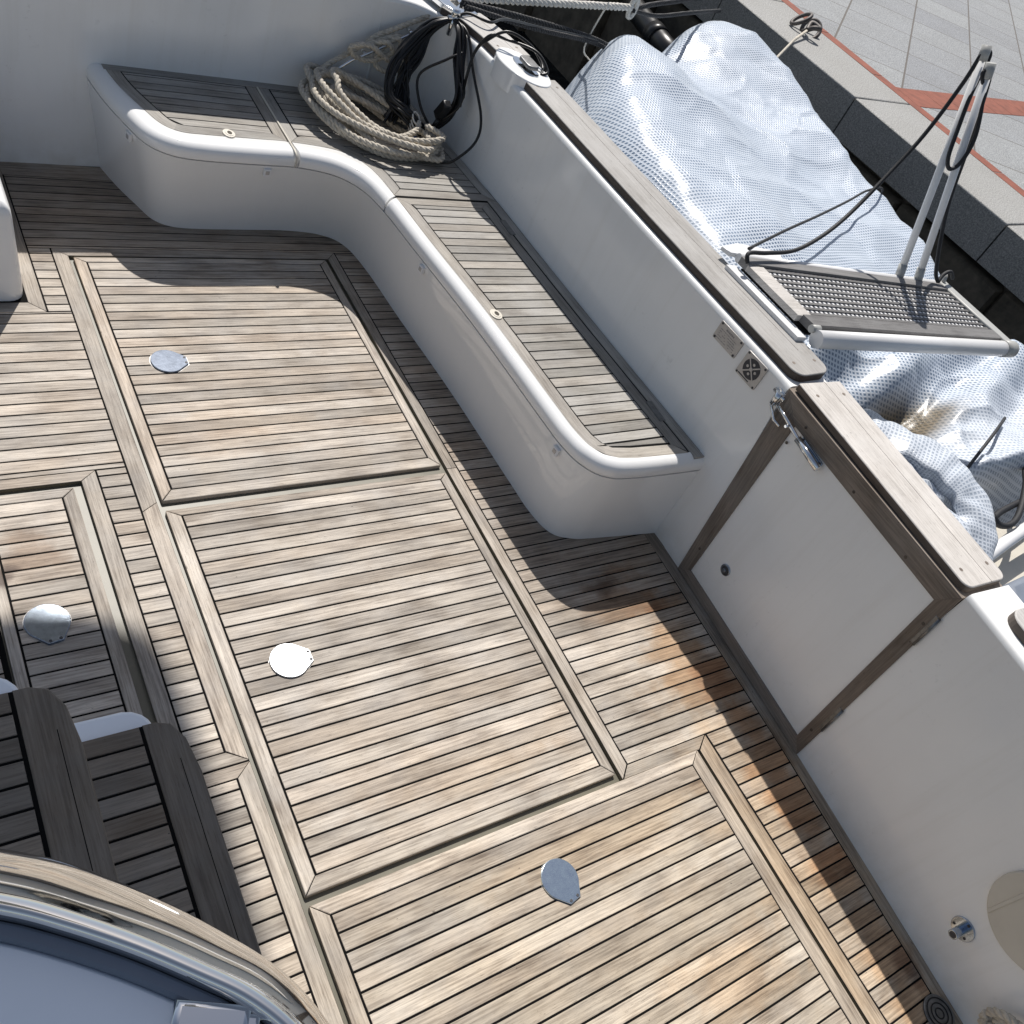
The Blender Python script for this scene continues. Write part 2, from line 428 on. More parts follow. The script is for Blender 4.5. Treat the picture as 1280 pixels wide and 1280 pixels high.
def strip(mb, A, B, z0, z1, g=.0008, cham=.0012, m=0, ud=None, r=None):
    """board between two polylines; grain follows the board"""
    if len(A) > 2 or len(B) > 2:
        n = 30
        def rs(P):
            P = [Vector(p) for p in P]; L = [0]
            for a, b in zip(P, P[1:]): L.append(L[-1] + (b - a).length)
            out = []
            for k in range(n + 1):
                t = L[-1] * k / n; i = 0
                while i < len(P) - 2 and L[i + 1] < t: i += 1
                out.append(P[i].lerp(P[i + 1], (t - L[i]) / ((L[i + 1] - L[i]) or 1)))
            return out, L[-1]
        (a, la), (b, lb) = rs(A), rs(B); L = (la + lb) / 2; q = rn() if r is None else r; c = cham
        w = sum((x - y).length for x, y in zip(a, b)) / (n + 1); g = min(g, w * .2); c = min(c, w * .2)
        rows = []
        for k in range(n + 1):
            d = (b[k] - a[k]); d = d / (d.length or 1); a0, b0 = a[k] + d * g, b[k] - d * g
            rows.append([mb.add([(p.x, p.y, z) for p, z in ((a0, z0), (a0, z1 - c), (a0 + d * c, z1), (b0 - d * c, z1), (b0, z1 - c), (b0, z0))]), (b0 - a0).length])
        for k in range(n):
            u0, u1 = L * k / n, L * (k + 1) / n
            for e in range(5):
                vs = [0, .001, .002, rows[k][1], rows[k][1] + .001, rows[k][1] + .002]
                mb.face([rows[k][0][e], rows[k + 1][0][e], rows[k + 1][0][e + 1], rows[k][0][e + 1]], [(u0, vs[e]), (u1, vs[e]), (u1, vs[e + 1]), (u0, vs[e + 1])], q, m)
        mb.face(rows[0][0], None, q, m); mb.face(rows[-1][0][::-1], None, q, m)
        return
    poly = list(A) + list(B)[::-1]
    a, b = A[0], A[-1]
    mb.prism(inset(poly if area(poly) > 0 else poly[::-1], g), z0, z1, cham, ud or (b[0] - a[0], b[1] - a[1]), rn() if r is None else r, m)
def area(p): return sum(p[i][0] * p[(i + 1) % len(p)][1] - p[(i + 1) % len(p)][0] * p[i][1] for i in range(len(p)))
def rect(mb, x0, y0, x1, y1, z0, z1, cham=.0012, ud=None, m=0, r=None, mside=None):
    mb.prism([(x0, y0), (x1, y0), (x1, y1), (x0, y1)], z0, z1, cham, ud or ((1, 0) if x1 - x0 > y1 - y0 else (0, 1)), rn() if r is None else r, m, mside)

# ---------------------------------------------------------------- cockpit wall line (plan)
WALL_FORE = [(2.30, -1.6), (2.327, -.9), (2.355, -.455), (2.384, .0), (2.4105, .449)]
WALL_AFT = catmull([(2.4405, 1.290), (2.438, 1.37), (2.413, 1.70), (2.388, 2.06), (2.364, 2.5), (2.344, 2.9), (2.318, 3.2), (2.292, 3.40), (2.245, 3.54), (2.15, 3.625), (2.02, 3.645)], 6)
wall_x = xs_of([p for p in WALL_FORE] + [(2.438, 1.37), (2.413, 1.70), (2.388, 2.06), (2.364, 2.5), (2.344, 2.9), (2.318, 3.2), (2.292, 3.40)])

# ---------------------------------------------------------------- deck (setting)
ZP = 0.0                          # top of planking
def deck():
    mb = MB()
    # caulk bed sheets under the planks, cut round the hatch openings (mat 1), olive recess floor (mat 2)
    def bed(x0, y0, x1, y1): mb.prism([(x0, y0), (x1, y0), (x1, y1), (x0, y1)], -.034, -.0022, 0, m=2, r=.5); 
    def bedtop(poly): 
        i = mb.add([(p[0], p[1], -.0017) for p in poly]); mb.face(i, None, .5, 1)
    W = 2.47
    OX0, OX1, OY0, OY1 = .698, 1.720, .535, 3.022     # aft hatches opening
    cells = [(-1.0, 1.948, .698, 3.70), (.698, 3.022, W, 3.70), (1.720, .535, W, 3.022), (2.046, -1.7, W, .535),
             (.51, -1.7, .698, 1.948), (-1.0, -1.7, .215, 1.948), (.215, -1.7, .51, 1.04)]
    for c_ in cells:
        bed(*c_); bedtop([(c_[0], c_[1]), (c_[2], c_[1]), (c_[2], c_[3]), (c_[0], c_[3])])
    mb.prism([(-1.1, -1.8), (W, -1.8), (W, 3.8), (-1.1, 3.8)], -.08, -.014, 0, m=2)
    # --- borders round the opening
    BL, BR = .648, 1.762
    strip(mb, [(BL, 3.065), (BR, 3.065)], [(OX0, 3.022), (OX1, 3.022)], -.03, ZP)
    strip(mb, [(BL, 1.80), (BL, 3.065)], [(OX0, 1.83), (OX0, 3.022)], -.03, ZP)
    strip(mb, [(BL, .985), (BL, 1.80)], [(OX0, .945), (OX0, 1.83)], -.03, ZP)
    strip(mb, [(.556, .945), (OX0, .945)], [(.556, .982), (BL, .982)], -.03, ZP)
    strip(mb, [(.556, .941), (OX0, .941)], [(.556, .905), (.655, .905)], -.03, ZP)
    strip(mb, [(.655, .905), (.655, -1.7)], [(OX0, .941), (OX0, -1.7)], -.03, ZP)
    strip(mb, [(BR, 1.81), (BR, 3.065)], [(OX1, 1.81), (OX1, 3.022)], -.03, ZP)
    strip(mb, [(BR, .58), (BR, 1.81)], [(OX1, .54), (OX1, 1.81)], -.03, ZP)
    strip(mb, [(OX1 + .004, .541), (2.046, .539)], [(BR + .002, .578), (2.10, .578)], -.03, ZP)
    strip(mb, [(2.048, .537), (2.048, -1.7)], [(2.102, .577), (2.108, -1.7)], -.03, ZP)
    # --- wall side border board
    wl = [(wall_x(y), y) for y in [-1.7, -.9, -.455, 0, .40, 1.0, 1.195, 1.5, 2.0, 3.0]]
    strip(mb, [(p[0] - .045, p[1]) for p in wl if p[1] < 2.5], [(p[0] + .02, p[1]) for p in wl if p[1] < 2.5], -.03, ZP, ud=(0, 1))
    # --- pedestal frame top left
    strip(mb, [(.568, 3.585), (.568, 2.715)], [(.518, 3.585), (.518, 2.765)], -.03, ZP)
    strip(mb, [(.568, 2.715), (-.8, 2.715)], [(.518, 2.765), (-.8, 2.765)], -.03, ZP)
    rect(mb, .568, 3.512, 1.3, 3.60, -.03, ZP)
    # --- frame of the small opening
    strip(mb, [(-.3, 1.985), (.556, 1.985)], [(-.3, 1.948), (.51, 1.948)], -.03, ZP)
    strip(mb, [(.556, 1.985), (.556, -1.7)], [(.51, 1.948), (.51, -1.7)], -.03, ZP)
    # --- planks
    A = .604
    xw = lambda y: wall_x(y) - .045
    plank_rows(mb, 3.065, 3.512, const(.568), const(2.2), ZP, anchor=A)
    plank_rows(mb, 2.715, 3.065, const(.568), const(BL), ZP, anchor=A)
    plank_rows(mb, 1.985, 2.715, const(-.9), const(BL), ZP, anchor=A)
    plank_rows(mb, .982, 1.985, const(.556), const(BL), ZP, anchor=A)
    plank_rows(mb, -1.4, .905, const(.556), const(.655), ZP, anchor=A - .008)
    plank_rows(mb, .578, 3.065, const(BR), xw, ZP, anchor=.578)
    plank_rows(mb, -1.4, .578, const(2.105), xw, ZP, anchor=.578)
    plank_rows(mb, 1.2, 1.948, const(-.8), const(.205), ZP, anchor=A)
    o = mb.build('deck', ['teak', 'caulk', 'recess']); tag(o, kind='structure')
deck()

# ---------------------------------------------------------------- hatches
def lift_ring(root, cx, cy, ang, bright, R=.056):
    """flush cover plate with a hinge tab pointing along ang"""
    out = []; a0 = math.radians(ang); tabw = .40
    for i in range(40):
        t = a0 + math.radians(46) + (2 * math.pi - math.radians(92)) * i / 39
        out.append((cx + R * math.cos(t), cy + R * math.sin(t)))
    for s in (-1, 1):
        out.append((cx + (R * 1.20) * math.cos(a0) + s * .019 * -math.sin(a0), cy + (R * 1.20) * math.sin(a0) + s * .019 * math.cos(a0)))
    mb = MB(); mb.prism(out, .0003, .0085, .0016, m=0)
    o = mb.build('lift_plate', ('satin', 'satin_worn', 'satin_pale')[bright], root)
    h = MB()
    for s in (-1, 1):
        px = cx + R * 1.08 * math.cos(a0) - s * .013 * math.sin(a0); py = cy + R * 1.08 * math.sin(a0) + s * .013 * math.cos(a0)
        h.prism(circle(px, py, .0045, 8), .008, .0094, 0)
    build_each(h, 'hinge_pin', 'ink', o)
    sh = MB(); sh.prism([(cx + (p[0] - cx) * 1.045, cy + (p[1] - cy) * 1.045) for p in out], .0001, .0028, 0); sh.build('seat_ring', 'dark_metal', o)
def hatch(x0, y0, x1, y1, bl, br, bb, bt, label, ring, anchor):
    root = empty('deck_hatch', ((x0 + x1) / 2, (y0 + y1) / 2, 0), label, 'hatch', 'teak hatches set flush in the deck')
    z = .003
    base = MB(); base.prism(bbox_round(x0 + .002, y0 + .002, x1 - .002, y1 - .002, .014), -.030, z - .0025, 0, m=0); base.build('hatch_tray', 'caulk', root)
    b = MB()
    rect_board = lambda A_, B_: strip(b, A_, B_, -.022, z, cham=.003)
    rect_board([(x0, y0), (x1, y0)], [(x0 + bl, y0 + bb), (x1 - br, y0 + bb)])
    rect_board([(x0, y1), (x1, y1)], [(x0 + bl, y1 - bt), (x1 - br, y1 - bt)])
    rect_board([(x0, y0), (x0, y1)], [(x0 + bl, y0 + bb), (x0 + bl, y1 - bt)])
    rect_board([(x1, y0), (x1, y1)], [(x1 - br, y0 + bb), (x1 - br, y1 - bt)])
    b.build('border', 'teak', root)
    p = MB(); n = round((y1 - bt - y0 - bb) / PITCH); pit = (y1 - bt - y0 - bb) / n
    plank_rows(p, y0 + bb, y1 - bt, const(x0 + bl), const(x1 - br), z, pitch=pit, anchor=y0 + bb)
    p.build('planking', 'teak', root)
    lift_ring(root, *ring)
    return root
hatch(.713, 1.829, 1.704, 3.012, .038, .035, .042, .030, 'teak hatch farthest up the deck, partly in the bench shadow', (.893, 2.438, 0, 0), 0)
hatch(.713, .564, 1.706, 1.792, .040, .034, .040, .028, 'middle teak hatch whose round plate glares white in the sun', (.895, 1.195, 0, 1), 0)
hatch(.713, -.90, 2.036, .541, .040, .048, .03, .038, 'widest teak hatch nearest the viewer, its round plate tilted bluish', (1.366, .358, -78, 2), 0)
hatch(.220, 1.05, .484, 1.925, .030, .036, .04, .034, 'small narrow teak hatch in front of the boarding steps', (.324, 1.474, -82, 0), 0)

# ---------------------------------------------------------------- bench
LIP = [(.868, 3.72), (.898, 3.50), (.940, 3.335), (.985, 3.21), (1.06, 3.143), (1.18, 3.122), (1.40, 3.122), (1.54, 3.122), (1.68, 3.085), (1.765, 3.00), (1.806, 2.86), (1.835, 2.60), (1.882, 2.15), (1.908, 1.70), (1.920, 1.56), (1.948, 1.47), (2.01, 1.405), (2.13, 1.380), (2.455, 1.368)]
BASE = [(.91, 3.72), (.965, 3.50), (1.02, 3.345), (1.06, 3.255), (1.13, 3.213), (1.25, 3.206), (1.42, 3.21), (1.60, 3.213), (1.745, 3.19), (1.83, 3.12), (1.868, 2.95), (1.89, 2.62), (1.923, 2.2), (1.943, 1.72), (1.952, 1.56), (1.985, 1.455), (2.06, 1.412), (2.16, 1.395), (2.455, 1.362)]
TEAKL = [(.925, 3.66), (.952, 3.50), (1.005, 3.345), (1.045, 3.255), (1.105, 3.210), (1.20, 3.203), (1.40, 3.205), (1.53, 3.205), (1.725, 3.170), (1.815, 3.07), (1.848, 2.88), (1.872, 2.6), (1.917, 2.15), (1.944, 1.70), (1.955, 1.56), (1.980, 1.482), (2.035, 1.440), (2.14, 1.420), (2.45, 1.408)]
ZS = .415
def bench():
    root = empty('bench', (1.9, 2.2, 0), 'white L shaped locker bench with teak slatted top along the wall', 'bench')
    n = 24; L_ = catmull(LIP, n); B_ = catmull(BASE, n); T_ = catmull(TEAKL, n)
    zb = .355
    mb = MB(); rows = []; us = 0
    for i, (l, b) in enumerate(zip(L_, B_)):
        if i: us += math.dist(L_[i - 1], l)
        pts = []
        for t in [0, .03, .07, .15, .3, .5, .7, .85, 1]:
            e = t ** 1.25; z = t * zb
            x = b[0] + (l[0] - b[0]) * e * .97; y = b[1] + (l[1] - b[1]) * e * .97
            pts.append((x, y, z))
        rows.append(mb.add(pts))
    for i in range(len(rows) - 1):
        for k in range(8): mb.face([rows[i][k], rows[i + 1][k], rows[i + 1][k + 1], rows[i][k + 1]], None, .5, 0, True)
    # inner deck of the locker under the lids
    top = [(p[0], p[1]) for p in L_] + [(2.43, 1.4), (2.34, 2.9), (2.25, 3.6), (1.0, 3.72)]
    i = mb.add([(p[0] + (q[0] - p[0]) * 0, p[1], zb - .001) for p, q in zip([(B_[j][0] + (L_[j][0] - B_[j][0]) * .97, B_[j][1] + (L_[j][1] - B_[j][1]) * .97) for j in range(len(L_))], L_)] + [(2.43, 3.72, zb - .001)])
    mb.face(i, None, .5, 0)
    mb.build('body', 'gel_gloss', root)
    # lip of each lid: rounded band from underside to the teak
    def lip(i0, i1, parent, name):
        m2 = MB(); rr = []
        idx = list(range(i0, i1 + 1))
        for j in idx:
            l, t, b = L_[j], T_[j], B_[j]
            dx, dy = t[0] - l[0], t[1] - l[1]; d = math.hypot(dx, dy); ux, uy = dx / d, dy / d
            R = .042; prof = [(.030, zb + .004), (.006, zb + .004)]
            prof += [(.001, zb + .005), (0, zb + .008)]
            for a in range(0, 91, 15):
                A_ = math.radians(a); prof.append((R * (1 - math.cos(A_)), ZS - .034 + .034 * math.sin(A_)))
            prof += [(d - .001, ZS - .0006), (d + .004, ZS - .006)]
            rr.append(m2.add([(l[0] + ux * q, l[1] + uy * q, z) for q, z in prof]))
        for a, b in zip(rr, rr[1:]):
            for k in range(len(a) - 1): m2.face([a[k], b[k], b[k + 1], a[k + 1]], None, .5, 0, True)
        for e in (rr[0], rr[-1]): m2.face(e, None, .5, 0)
        return m2.build(name, 'gel_gloss', parent)
    K = n
    g0 = 7 * K; g1 = 10 * K
    def iny(path, d):   # inward offset (left side of path = inside the bench)
        return offset(path, -d)
    # bed below teak everywhere
    bed = MB(); poly = [T_[j] for j in range(0, len(T_))] + [(2.44, 1.5), (2.35, 2.9), (2.26, 3.4), (2.1, 3.66)]
    i = bed.add([(p[0], p[1], ZS - .0022) for p in poly]); bed.face(i, None, .5, 0)
    bed.build('caulk_bed', 'caulk', root)
    z0, z1 = ZS - .01, ZS
    bw = .050
    TB = T_
    sg = -1 if (T_[12 * K][0] - normals(T_)[12 * K][0] * .05) > T_[12 * K][0] else 1
    T_ = [(p[0] + sg * q[0] * .0055, p[1] + sg * q[1] * .0055) for p, q in zip(TB, normals(TB))]
    In = iny(T_, -bw) if False else [(p[0] - q[0] * bw, p[1] - q[1] * bw) for p, q in zip(T_, normals(T_))]
    # path runs so that right-hand normal points ... make sure In is inside
    if In[12 * K][0] < T_[12 * K][0]: In = [(p[0] + q[0] * bw, p[1] + q[1] * bw) for p, q in zip(T_, normals(T_))]
    # ---- lid 1 (transom side)
    lid1 = lip(6, g0, root, 'lid')
    t = MB(); XE = 1.522
    a_ = [T_[j] for j in range(2, 4 * K - 6)]; b_ = [In[j] for j in range(2, 4 * K - 8)]; fa, fb = xs_of(a_), xs_of(b_)
    strip(t, [(fa(3.6), 3.6)] + [p for p in a_ if p[1] < 3.60], [(fb(3.6), 3.6)] + [p for p in b_ if p[1] < 3.60], z0, z1)
    fr = [T_[j] for j in range(4 * K - 7, g0 + 1) if T_[j][0] < XE]
    inn = [In[j] for j in range(4 * K - 9, g0 + 1) if In[j][0] < XE - .045]
    strip(t, fr + [(XE, 3.205)], inn + [(XE - .045, 3.255)], z0, z1)
    strip(t, [(XE, 3.205), (XE, 3.60)], [(XE - .045, 3.255), (XE - .045, 3.60)], z0, z1)
    xl = xs_of([In[j] for j in range(0, 5 * K) if In[j][1] < 3.7])
    plank_rows(t, 3.258, 3.60, xl, const(XE - .045), z1, z0=z0, anchor=3.258, cham=.001)
    t.build('teak_top', 'teak_seat', lid1)
    # ---- corner (fixed)
    cl = lip(g0 + 1, g1, root, 'corner_panel')
    t = MB(); XS = 1.530
    strip(t, [(XS, 3.205), (XS, 3.60)], [(XS + .045, 3.25), (XS + .045, 3.60)], z0, z1)
    fr = [(XS, 3.205)] + [T_[j] for j in range(g0, g1) if T_[j][0] > XS and T_[j][1] > 2.885] + [(1.847, 2.885)]
    inn = [(XS + .045, 3.25)] + [In[j] for j in range(g0, g1) if In[j][0] > XS + .05 and In[j][1] > 2.935] + [(1.895, 2.932)]
    strip(t, fr, inn, z0, z1, ud=(.6, -.8))
    strip(t, [(1.847, 2.885), (2.342, 2.885)], [(1.895, 2.932), (2.29, 2.932)], z0, z1)
    wl = [(wall_x(y) - .003, y) for y in (2.885, 3.0, 3.2, 3.4, 3.55)]
    strip(t, wl, [(2.29, 2.932)] + [(p[0] - .050, p[1]) for p in wl[1:]], z0, z1, ud=(0, 1))
    xl = xs_of(inn); xr = lambda y: wall_x(min(y, 3.4)) - .052
    plank_rows(t, 2.935, 3.60, lambda y: max(XS + .047, xl(y)) if y < 3.25 else XS + .047, xr, z1, z0=z0, anchor=2.935, cham=.001)
    t.build('teak_top', 'teak_seat', cl)
    back = MB(); rect(back, .93, 3.603, 2.10, 3.648, z0, z1); back.build('back_board', 'teak_seat', root)
    # ---- lid 2 (long)
    lid2 = lip(g1 + 1, 18 * K, root, 'lid')
    t = MB(); Y1 = 2.872
    fr = [(1.850, Y1)] + [T_[j] for j in range(g1, 15 * K + 18) if T_[j][1] < Y1]
    inn = [(1.900, Y1 - .042)] + [In[j] for j in range(g1, 15 * K + 6) if In[j][1] < Y1 - .045]
    fr_l = [p for p in fr if p[1] > 1.452]; in_l = [p for p in inn if p[1] > 1.497]
    strip(t, fr_l, in_l, z0, z1, ud=(0, 1))
    xb = lambda y: wall_x(y) - .108
    xc = lambda y: wall_x(y) - .058
    ys = [2.872, 2.5, 2.1, 1.7, 1.42]
    strip(t, [fr_l[-1], (2.06, 1.432), (2.14, 1.420), (xc(1.41) + .0, 1.410)], [in_l[-1], (2.06, 1.482), (2.14, 1.470), (xb(1.46), 1.460)], z0, z1, ud=(1, 0))
    strip(t, [(xc(y), y) for y in ys], [(xb(2.83), 2.830)] + [(xb(y), y) for y in ys[1:-1]] + [(xb(1.46), 1.46)], z0, z1, ud=(0, 1))
    strip(t, [(1.850, Y1), (xc(Y1), Y1)], [(1.900, Y1 - .042), (xb(Y1 - .042), Y1 - .042)], z0, z1)
    xl = xs_of(in_l)
    lowf = xs_of([(p[1], p[0]) for p in [(1.98, 1.50), (2.06, 1.482), (2.14, 1.470), (2.33, 1.460)]])
    plank_rows(t, 1.50, Y1 - .042, xl, xb, z1, z0=z0, anchor=1.50 - .003, cham=.001)
    strip(t, [(2.02, 1.492), (2.14, 1.477), (xb(1.47) - .004, 1.468)], [(2.0, 1.497), (2.14, 1.496), (xb(1.497) - .004, 1.496)], z0, z1, ud=(1, 0))
    t.build('teak_top', 'teak_seat', lid2)
    wb = MB(); ys = [2.882, 2.5, 2.1, 1.7, 1.385]
    strip(wb, [(wall_x(y) - .003, y) for y in ys], [(xc(y) + .006, y) for y in ys], z0, z1 + .001, ud=(0, 1)); wb.build('wall_board', 'teak_seat', root)
    h = MB()
    for y in (2.70, 1.62): rect(h, xc(y) - .012, y - .05, xc(y) + .016, y + .05, z1, z1 + .003, .001)
    build_each(h, 'hinge', 'dark_metal', lid2)
    for (x, y, L) in ((1.292, 3.228, lid1), (1.952, 2.165, lid2)):
        k = MB(); k.prism(circle(x, y, .024, 24, .028), ZS, ZS + .004, .0015, m=0); k.prism(circle(x + .002, y, .0165, 20, .019), ZS + .004, ZS + .0052, .0006, m=0)
        k.prism(circle(x + .003, y + .001, .009, 16, .012), ZS + .005, ZS + .0057, 0, m=1); k.build('lock', ['cream', 'dkbrown'], L)
    for j, f in ((2 * K + 6, 0), (6 * K + 3, 0), (11 * K + 4, 0), (14 * K - 2, 0)):
        l, b = L_[j], B_[j]; l2 = L_[j + 1]; th = math.atan2(l2[1] - l[1], l2[0] - l[0])
        e = .97 * (.92 ** 1.25); nn = (math.sin(th), -math.cos(th)); px = b[0] + (l[0] - b[0]) * e + nn[0] * .008; py = b[1] + (l[1] - b[1]) * e + nn[1] * .008
        R = Matrix.Rotation(th, 3, 'Z'); k = MB(); k.box((px, py, zb - .027), (.030, .012, .030), R, cham=.002)
        k.box(Vector((px, py, zb - .027)) + R @ Vector((0, -.0065, 0)), (.015, .002, .015), R, m=1); k.build('snap_catch', ['white_paint', 'plate'], root)
    s = MB()
    for j in (g0, g1):
        l, b = L_[j], B_[j]; s.box((l[0] * .8 + b[0] * .2, l[1] * .8 + b[1] * .2, zb - .006), (.016, .016, .018))
    build_each(s, 'drain_notch', 'ink', root)
    s = MB(); pts = catmull([(1.526, 3.60, ZS + .001), (1.526, 3.4, ZS + .001), (1.527, 3.2, ZS + .002), (1.528, 3.135, ZS - .002), (1.529, 3.117, ZS - .02), (1.530, 3.118, ZS - .05)], 5)
    s.tube(pts, .0042, 6); s.build('seal_strip', 'cream', root)
bench()

# ---------------------------------------------------------------- walls
ZW = .848
WP = [(0, -.03), (0, .3), (0, .6), (0, ZW - .04), (0, ZW - .022), (0, ZW - .018), (.003, ZW - .007), (.010, ZW - .001), (.018, ZW), (.10, ZW), (.19, ZW), (.20, ZW - .01), (.205, .55), (.24, .0), (.27, -.85)]
def wall_sweep(mb, path, prof):
    # inner face, rounded rim, and outer face as separate smooth bands
    k = max(i for i, q in enumerate(prof) if q[0] <= 0)
    t = [i for i, q in enumerate(prof) if q[0] > .05 and q[1] > ZW - .03]
    mb.sweep(path, prof[:k + 1]); mb.sweep(path, prof[k:t[0] + 1]); mb.sweep(path, prof[t[0]:t[-1] + 1], smooth=False); mb.sweep(path, prof[t[-1]:])
    nr = normals(path)
    for e in (0, -1):
        p, q = path[e], nr[e]; pts = [(p[0] + q[0] * d, p[1] + q[1] * d, z) for d, z in prof]
        top = [a for a in pts if a[2] > ZW - .05]; i = mb.add(top); mb.face(i)
        low = [pts[0]] + [a for a, b in zip(pts, pts[1:]) if 0 < a[2] < ZW - .05 or b[2] > ZW - .05][:0]
        i = mb.add([pts[0], top[0], top[-1], pts[-1]]); mb.face(i)
def cap_poly(path, d0, d1):
    a = offset(path, d0); b = offset(path, d1); return a + b[::-1]
def transom():
    root = empty('transom_wall', (.6, 3.64, 0), 'tall smooth white wall behind the short arm of the bench', 'wall')
    path = [(2.02, 3.645), (1.5, 3.648), (1.0, 3.642), (.5, 3.628), (0, 3.60), (-.6, 3.55), (-1.4, 3.48)]
    mb = MB(); wall_sweep(mb, path, [(-.04, -.03), (-.035, 0), (0.0, .40)] + WP[3:]); mb.build('wall_panel', 'gel', root)
    e = MB(); strip(e, [(1.0, 3.67), (1.98, 3.675), (2.02, 3.67)], [(1.0, 3.82), (1.98, 3.825), (2.02, 3.82)], ZW + .001, ZW + .03, cham=.003); e.build('cap_rail', 'teak_cap', root)
transom()
bul = empty('bulwark', (2.4, 2.2, 0), 'white side wall behind the long bench, topped by a bleached teak rail', 'wall', 'white side walls of the cockpit')
mb = MB(); wall_sweep(mb, WALL_AFT, WP); i = mb.add([(2.4395, 1.292, -.03), (2.4385, 1.180, -.03), (2.4385, 1.180, .01), (2.4400, 1.292, ZW - .02)]); mb.face(i); mb.build('wall_panel', 'gel', bul)
def cap(path, d0, d1, r_a, r_b, zlo, zhi, parent, name='cap_rail'):
    """teak rail along path between offsets, ends rounded"""
    def rnd_end(pl, rev):
        return pl
    a = offset(path, d0); b = offset(path, d1)
    # rounded corners at both ends
    def cut(P, Q, r):   # start ends of P (inner) and Q (outer): quarter rounds
        if r <= 0: return [P[0]], [Q[0]]
        p0 = Vector(P[0]); p1 = Vector(P[1]); t = (p1 - p0).normalized(); q0 = Vector(Q[0]); c_ = (q0 - p0).normalized()
        A_ = [tuple(p0 + c_ * (r * (1 - math.sin(k * math.pi / 12))) + t * (r * (1 - math.cos(k * math.pi / 12)))) for k in range(0, 7)]
        B_ = [tuple(q0 - c_ * (r * (1 - math.sin(k * math.pi / 12))) + t * (r * (1 - math.cos(k * math.pi / 12)))) for k in range(0, 7)]
        return A_, B_
    As, Bs = cut(a, b, r_a); ar, br = a[::-1], b[::-1]; Ae, Be = cut(ar, br, r_b)
    # keep only path points beyond the round
    def keep(P, r1, r2): return [p for p in P if math.dist(p, P[0]) > r1 and math.dist(p, P[-1]) > r2]
    inner = As + keep(a, r_a, r_b) + Ae[::-1]; outer = Bs + keep(b, r_a, r_b) + Be[::-1]
    poly = inner + outer[::-1]
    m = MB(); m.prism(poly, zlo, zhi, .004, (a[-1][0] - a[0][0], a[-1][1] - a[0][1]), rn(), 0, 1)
    # faint longitudinal seam between the two boards of the rail
    o = m.build(name, ['teak_cap', 'teak_side'], parent)
    s = MB(); mid = offset(path, (d0 + d1) / 2 + .02); mid2 = offset(path, (d0 + d1) / 2 + .0212)
    if len(mid) > 4: mid, mid2 = mid[1:-1], mid2[1:-1]
    strip(s, mid, mid2, zhi - .001, zhi + .0004, g=0, cham=0)
    s.build('seam', 'teak_side', o)
    bgs = MB()
    for P in (path[0], path[-1]):
        i = 1 if P is path[0] else -2
        v = (Vector(path[i]) - Vector(P)).normalized(); nrm = Vector((v.y, -v.x)) * (1 if P is path[0] else -1)
        for dd in (d0 + .035, d1 - .035):
            c_ = Vector(P) + v * .06 + nrm * dd; bgs.prism(circle(c_.x, c_.y, .0065, 12), zhi, zhi + .0004, 0)
    build_each(bgs, 'plug', 'teak_frame', o)
    return o
aft = [p for p in WALL_AFT if p[1] < 3.03 and p[0] > 2.3]; aft = [(2.440, 1.300)] + [p for p in aft if p[1] > 1.37] + [(wall_x(3.04), 3.04)]
cap(aft, .026, .205, .045, .0, ZW + .001, ZW + .031, bul)
cap([(2.318, 3.225), (2.300, 3.36), (2.268, 3.47), (2.215, 3.56)], .026, .20, .0, .0, ZW + .001, ZW + .031, bul)
# oval base with pop up cleat
cb = MB(); th = math.radians(100)
pts = []
for i in range(64):
    a = 2 * math.pi * i / 64; ex, ey = .150 * math.cos(a), .098 * math.sin(a)
    pts.append((2.412 + ex * math.cos(th) - ey * math.sin(th), 3.132 + ex * math.sin(th) + ey * math.cos(th)))
cb.prism(pts, ZW - .05, ZW + .036, .006); cbo = cb.build('cleat_base', 'gel_gloss', bul)
pl = MB(); pts = []
for i in range(24):
    a = 2 * math.pi * i / 24; q = .066 if abs(math.cos(a)) > .5 else .062; ex, ey = .078 * math.cos(a), .038 * math.sin(a)
    pts.append((2.418 + ex * math.cos(th) - ey * math.sin(th), 3.130 + ex * math.sin(th) + ey * math.cos(th)))
pl.prism(pts, ZW + .036, ZW + .040, .002); ch = pl.build('cleat_plate', 'chrome', cbo)
pl = MB(); pl.prism(circle(2.42, 3.145, .010, 12), ZW + .036, ZW + .056, 0); pl.prism(circle(2.424, 3.105, .010, 12), ZW + .036, ZW + .056, 0)
pl.prism(bbox_round(2.392, 3.072, 2.452, 3.172, .026, 5), ZW + .052, ZW + .066, .005, smooth=True); pl.build('cleat_horn', 'dark_metal', cbo)

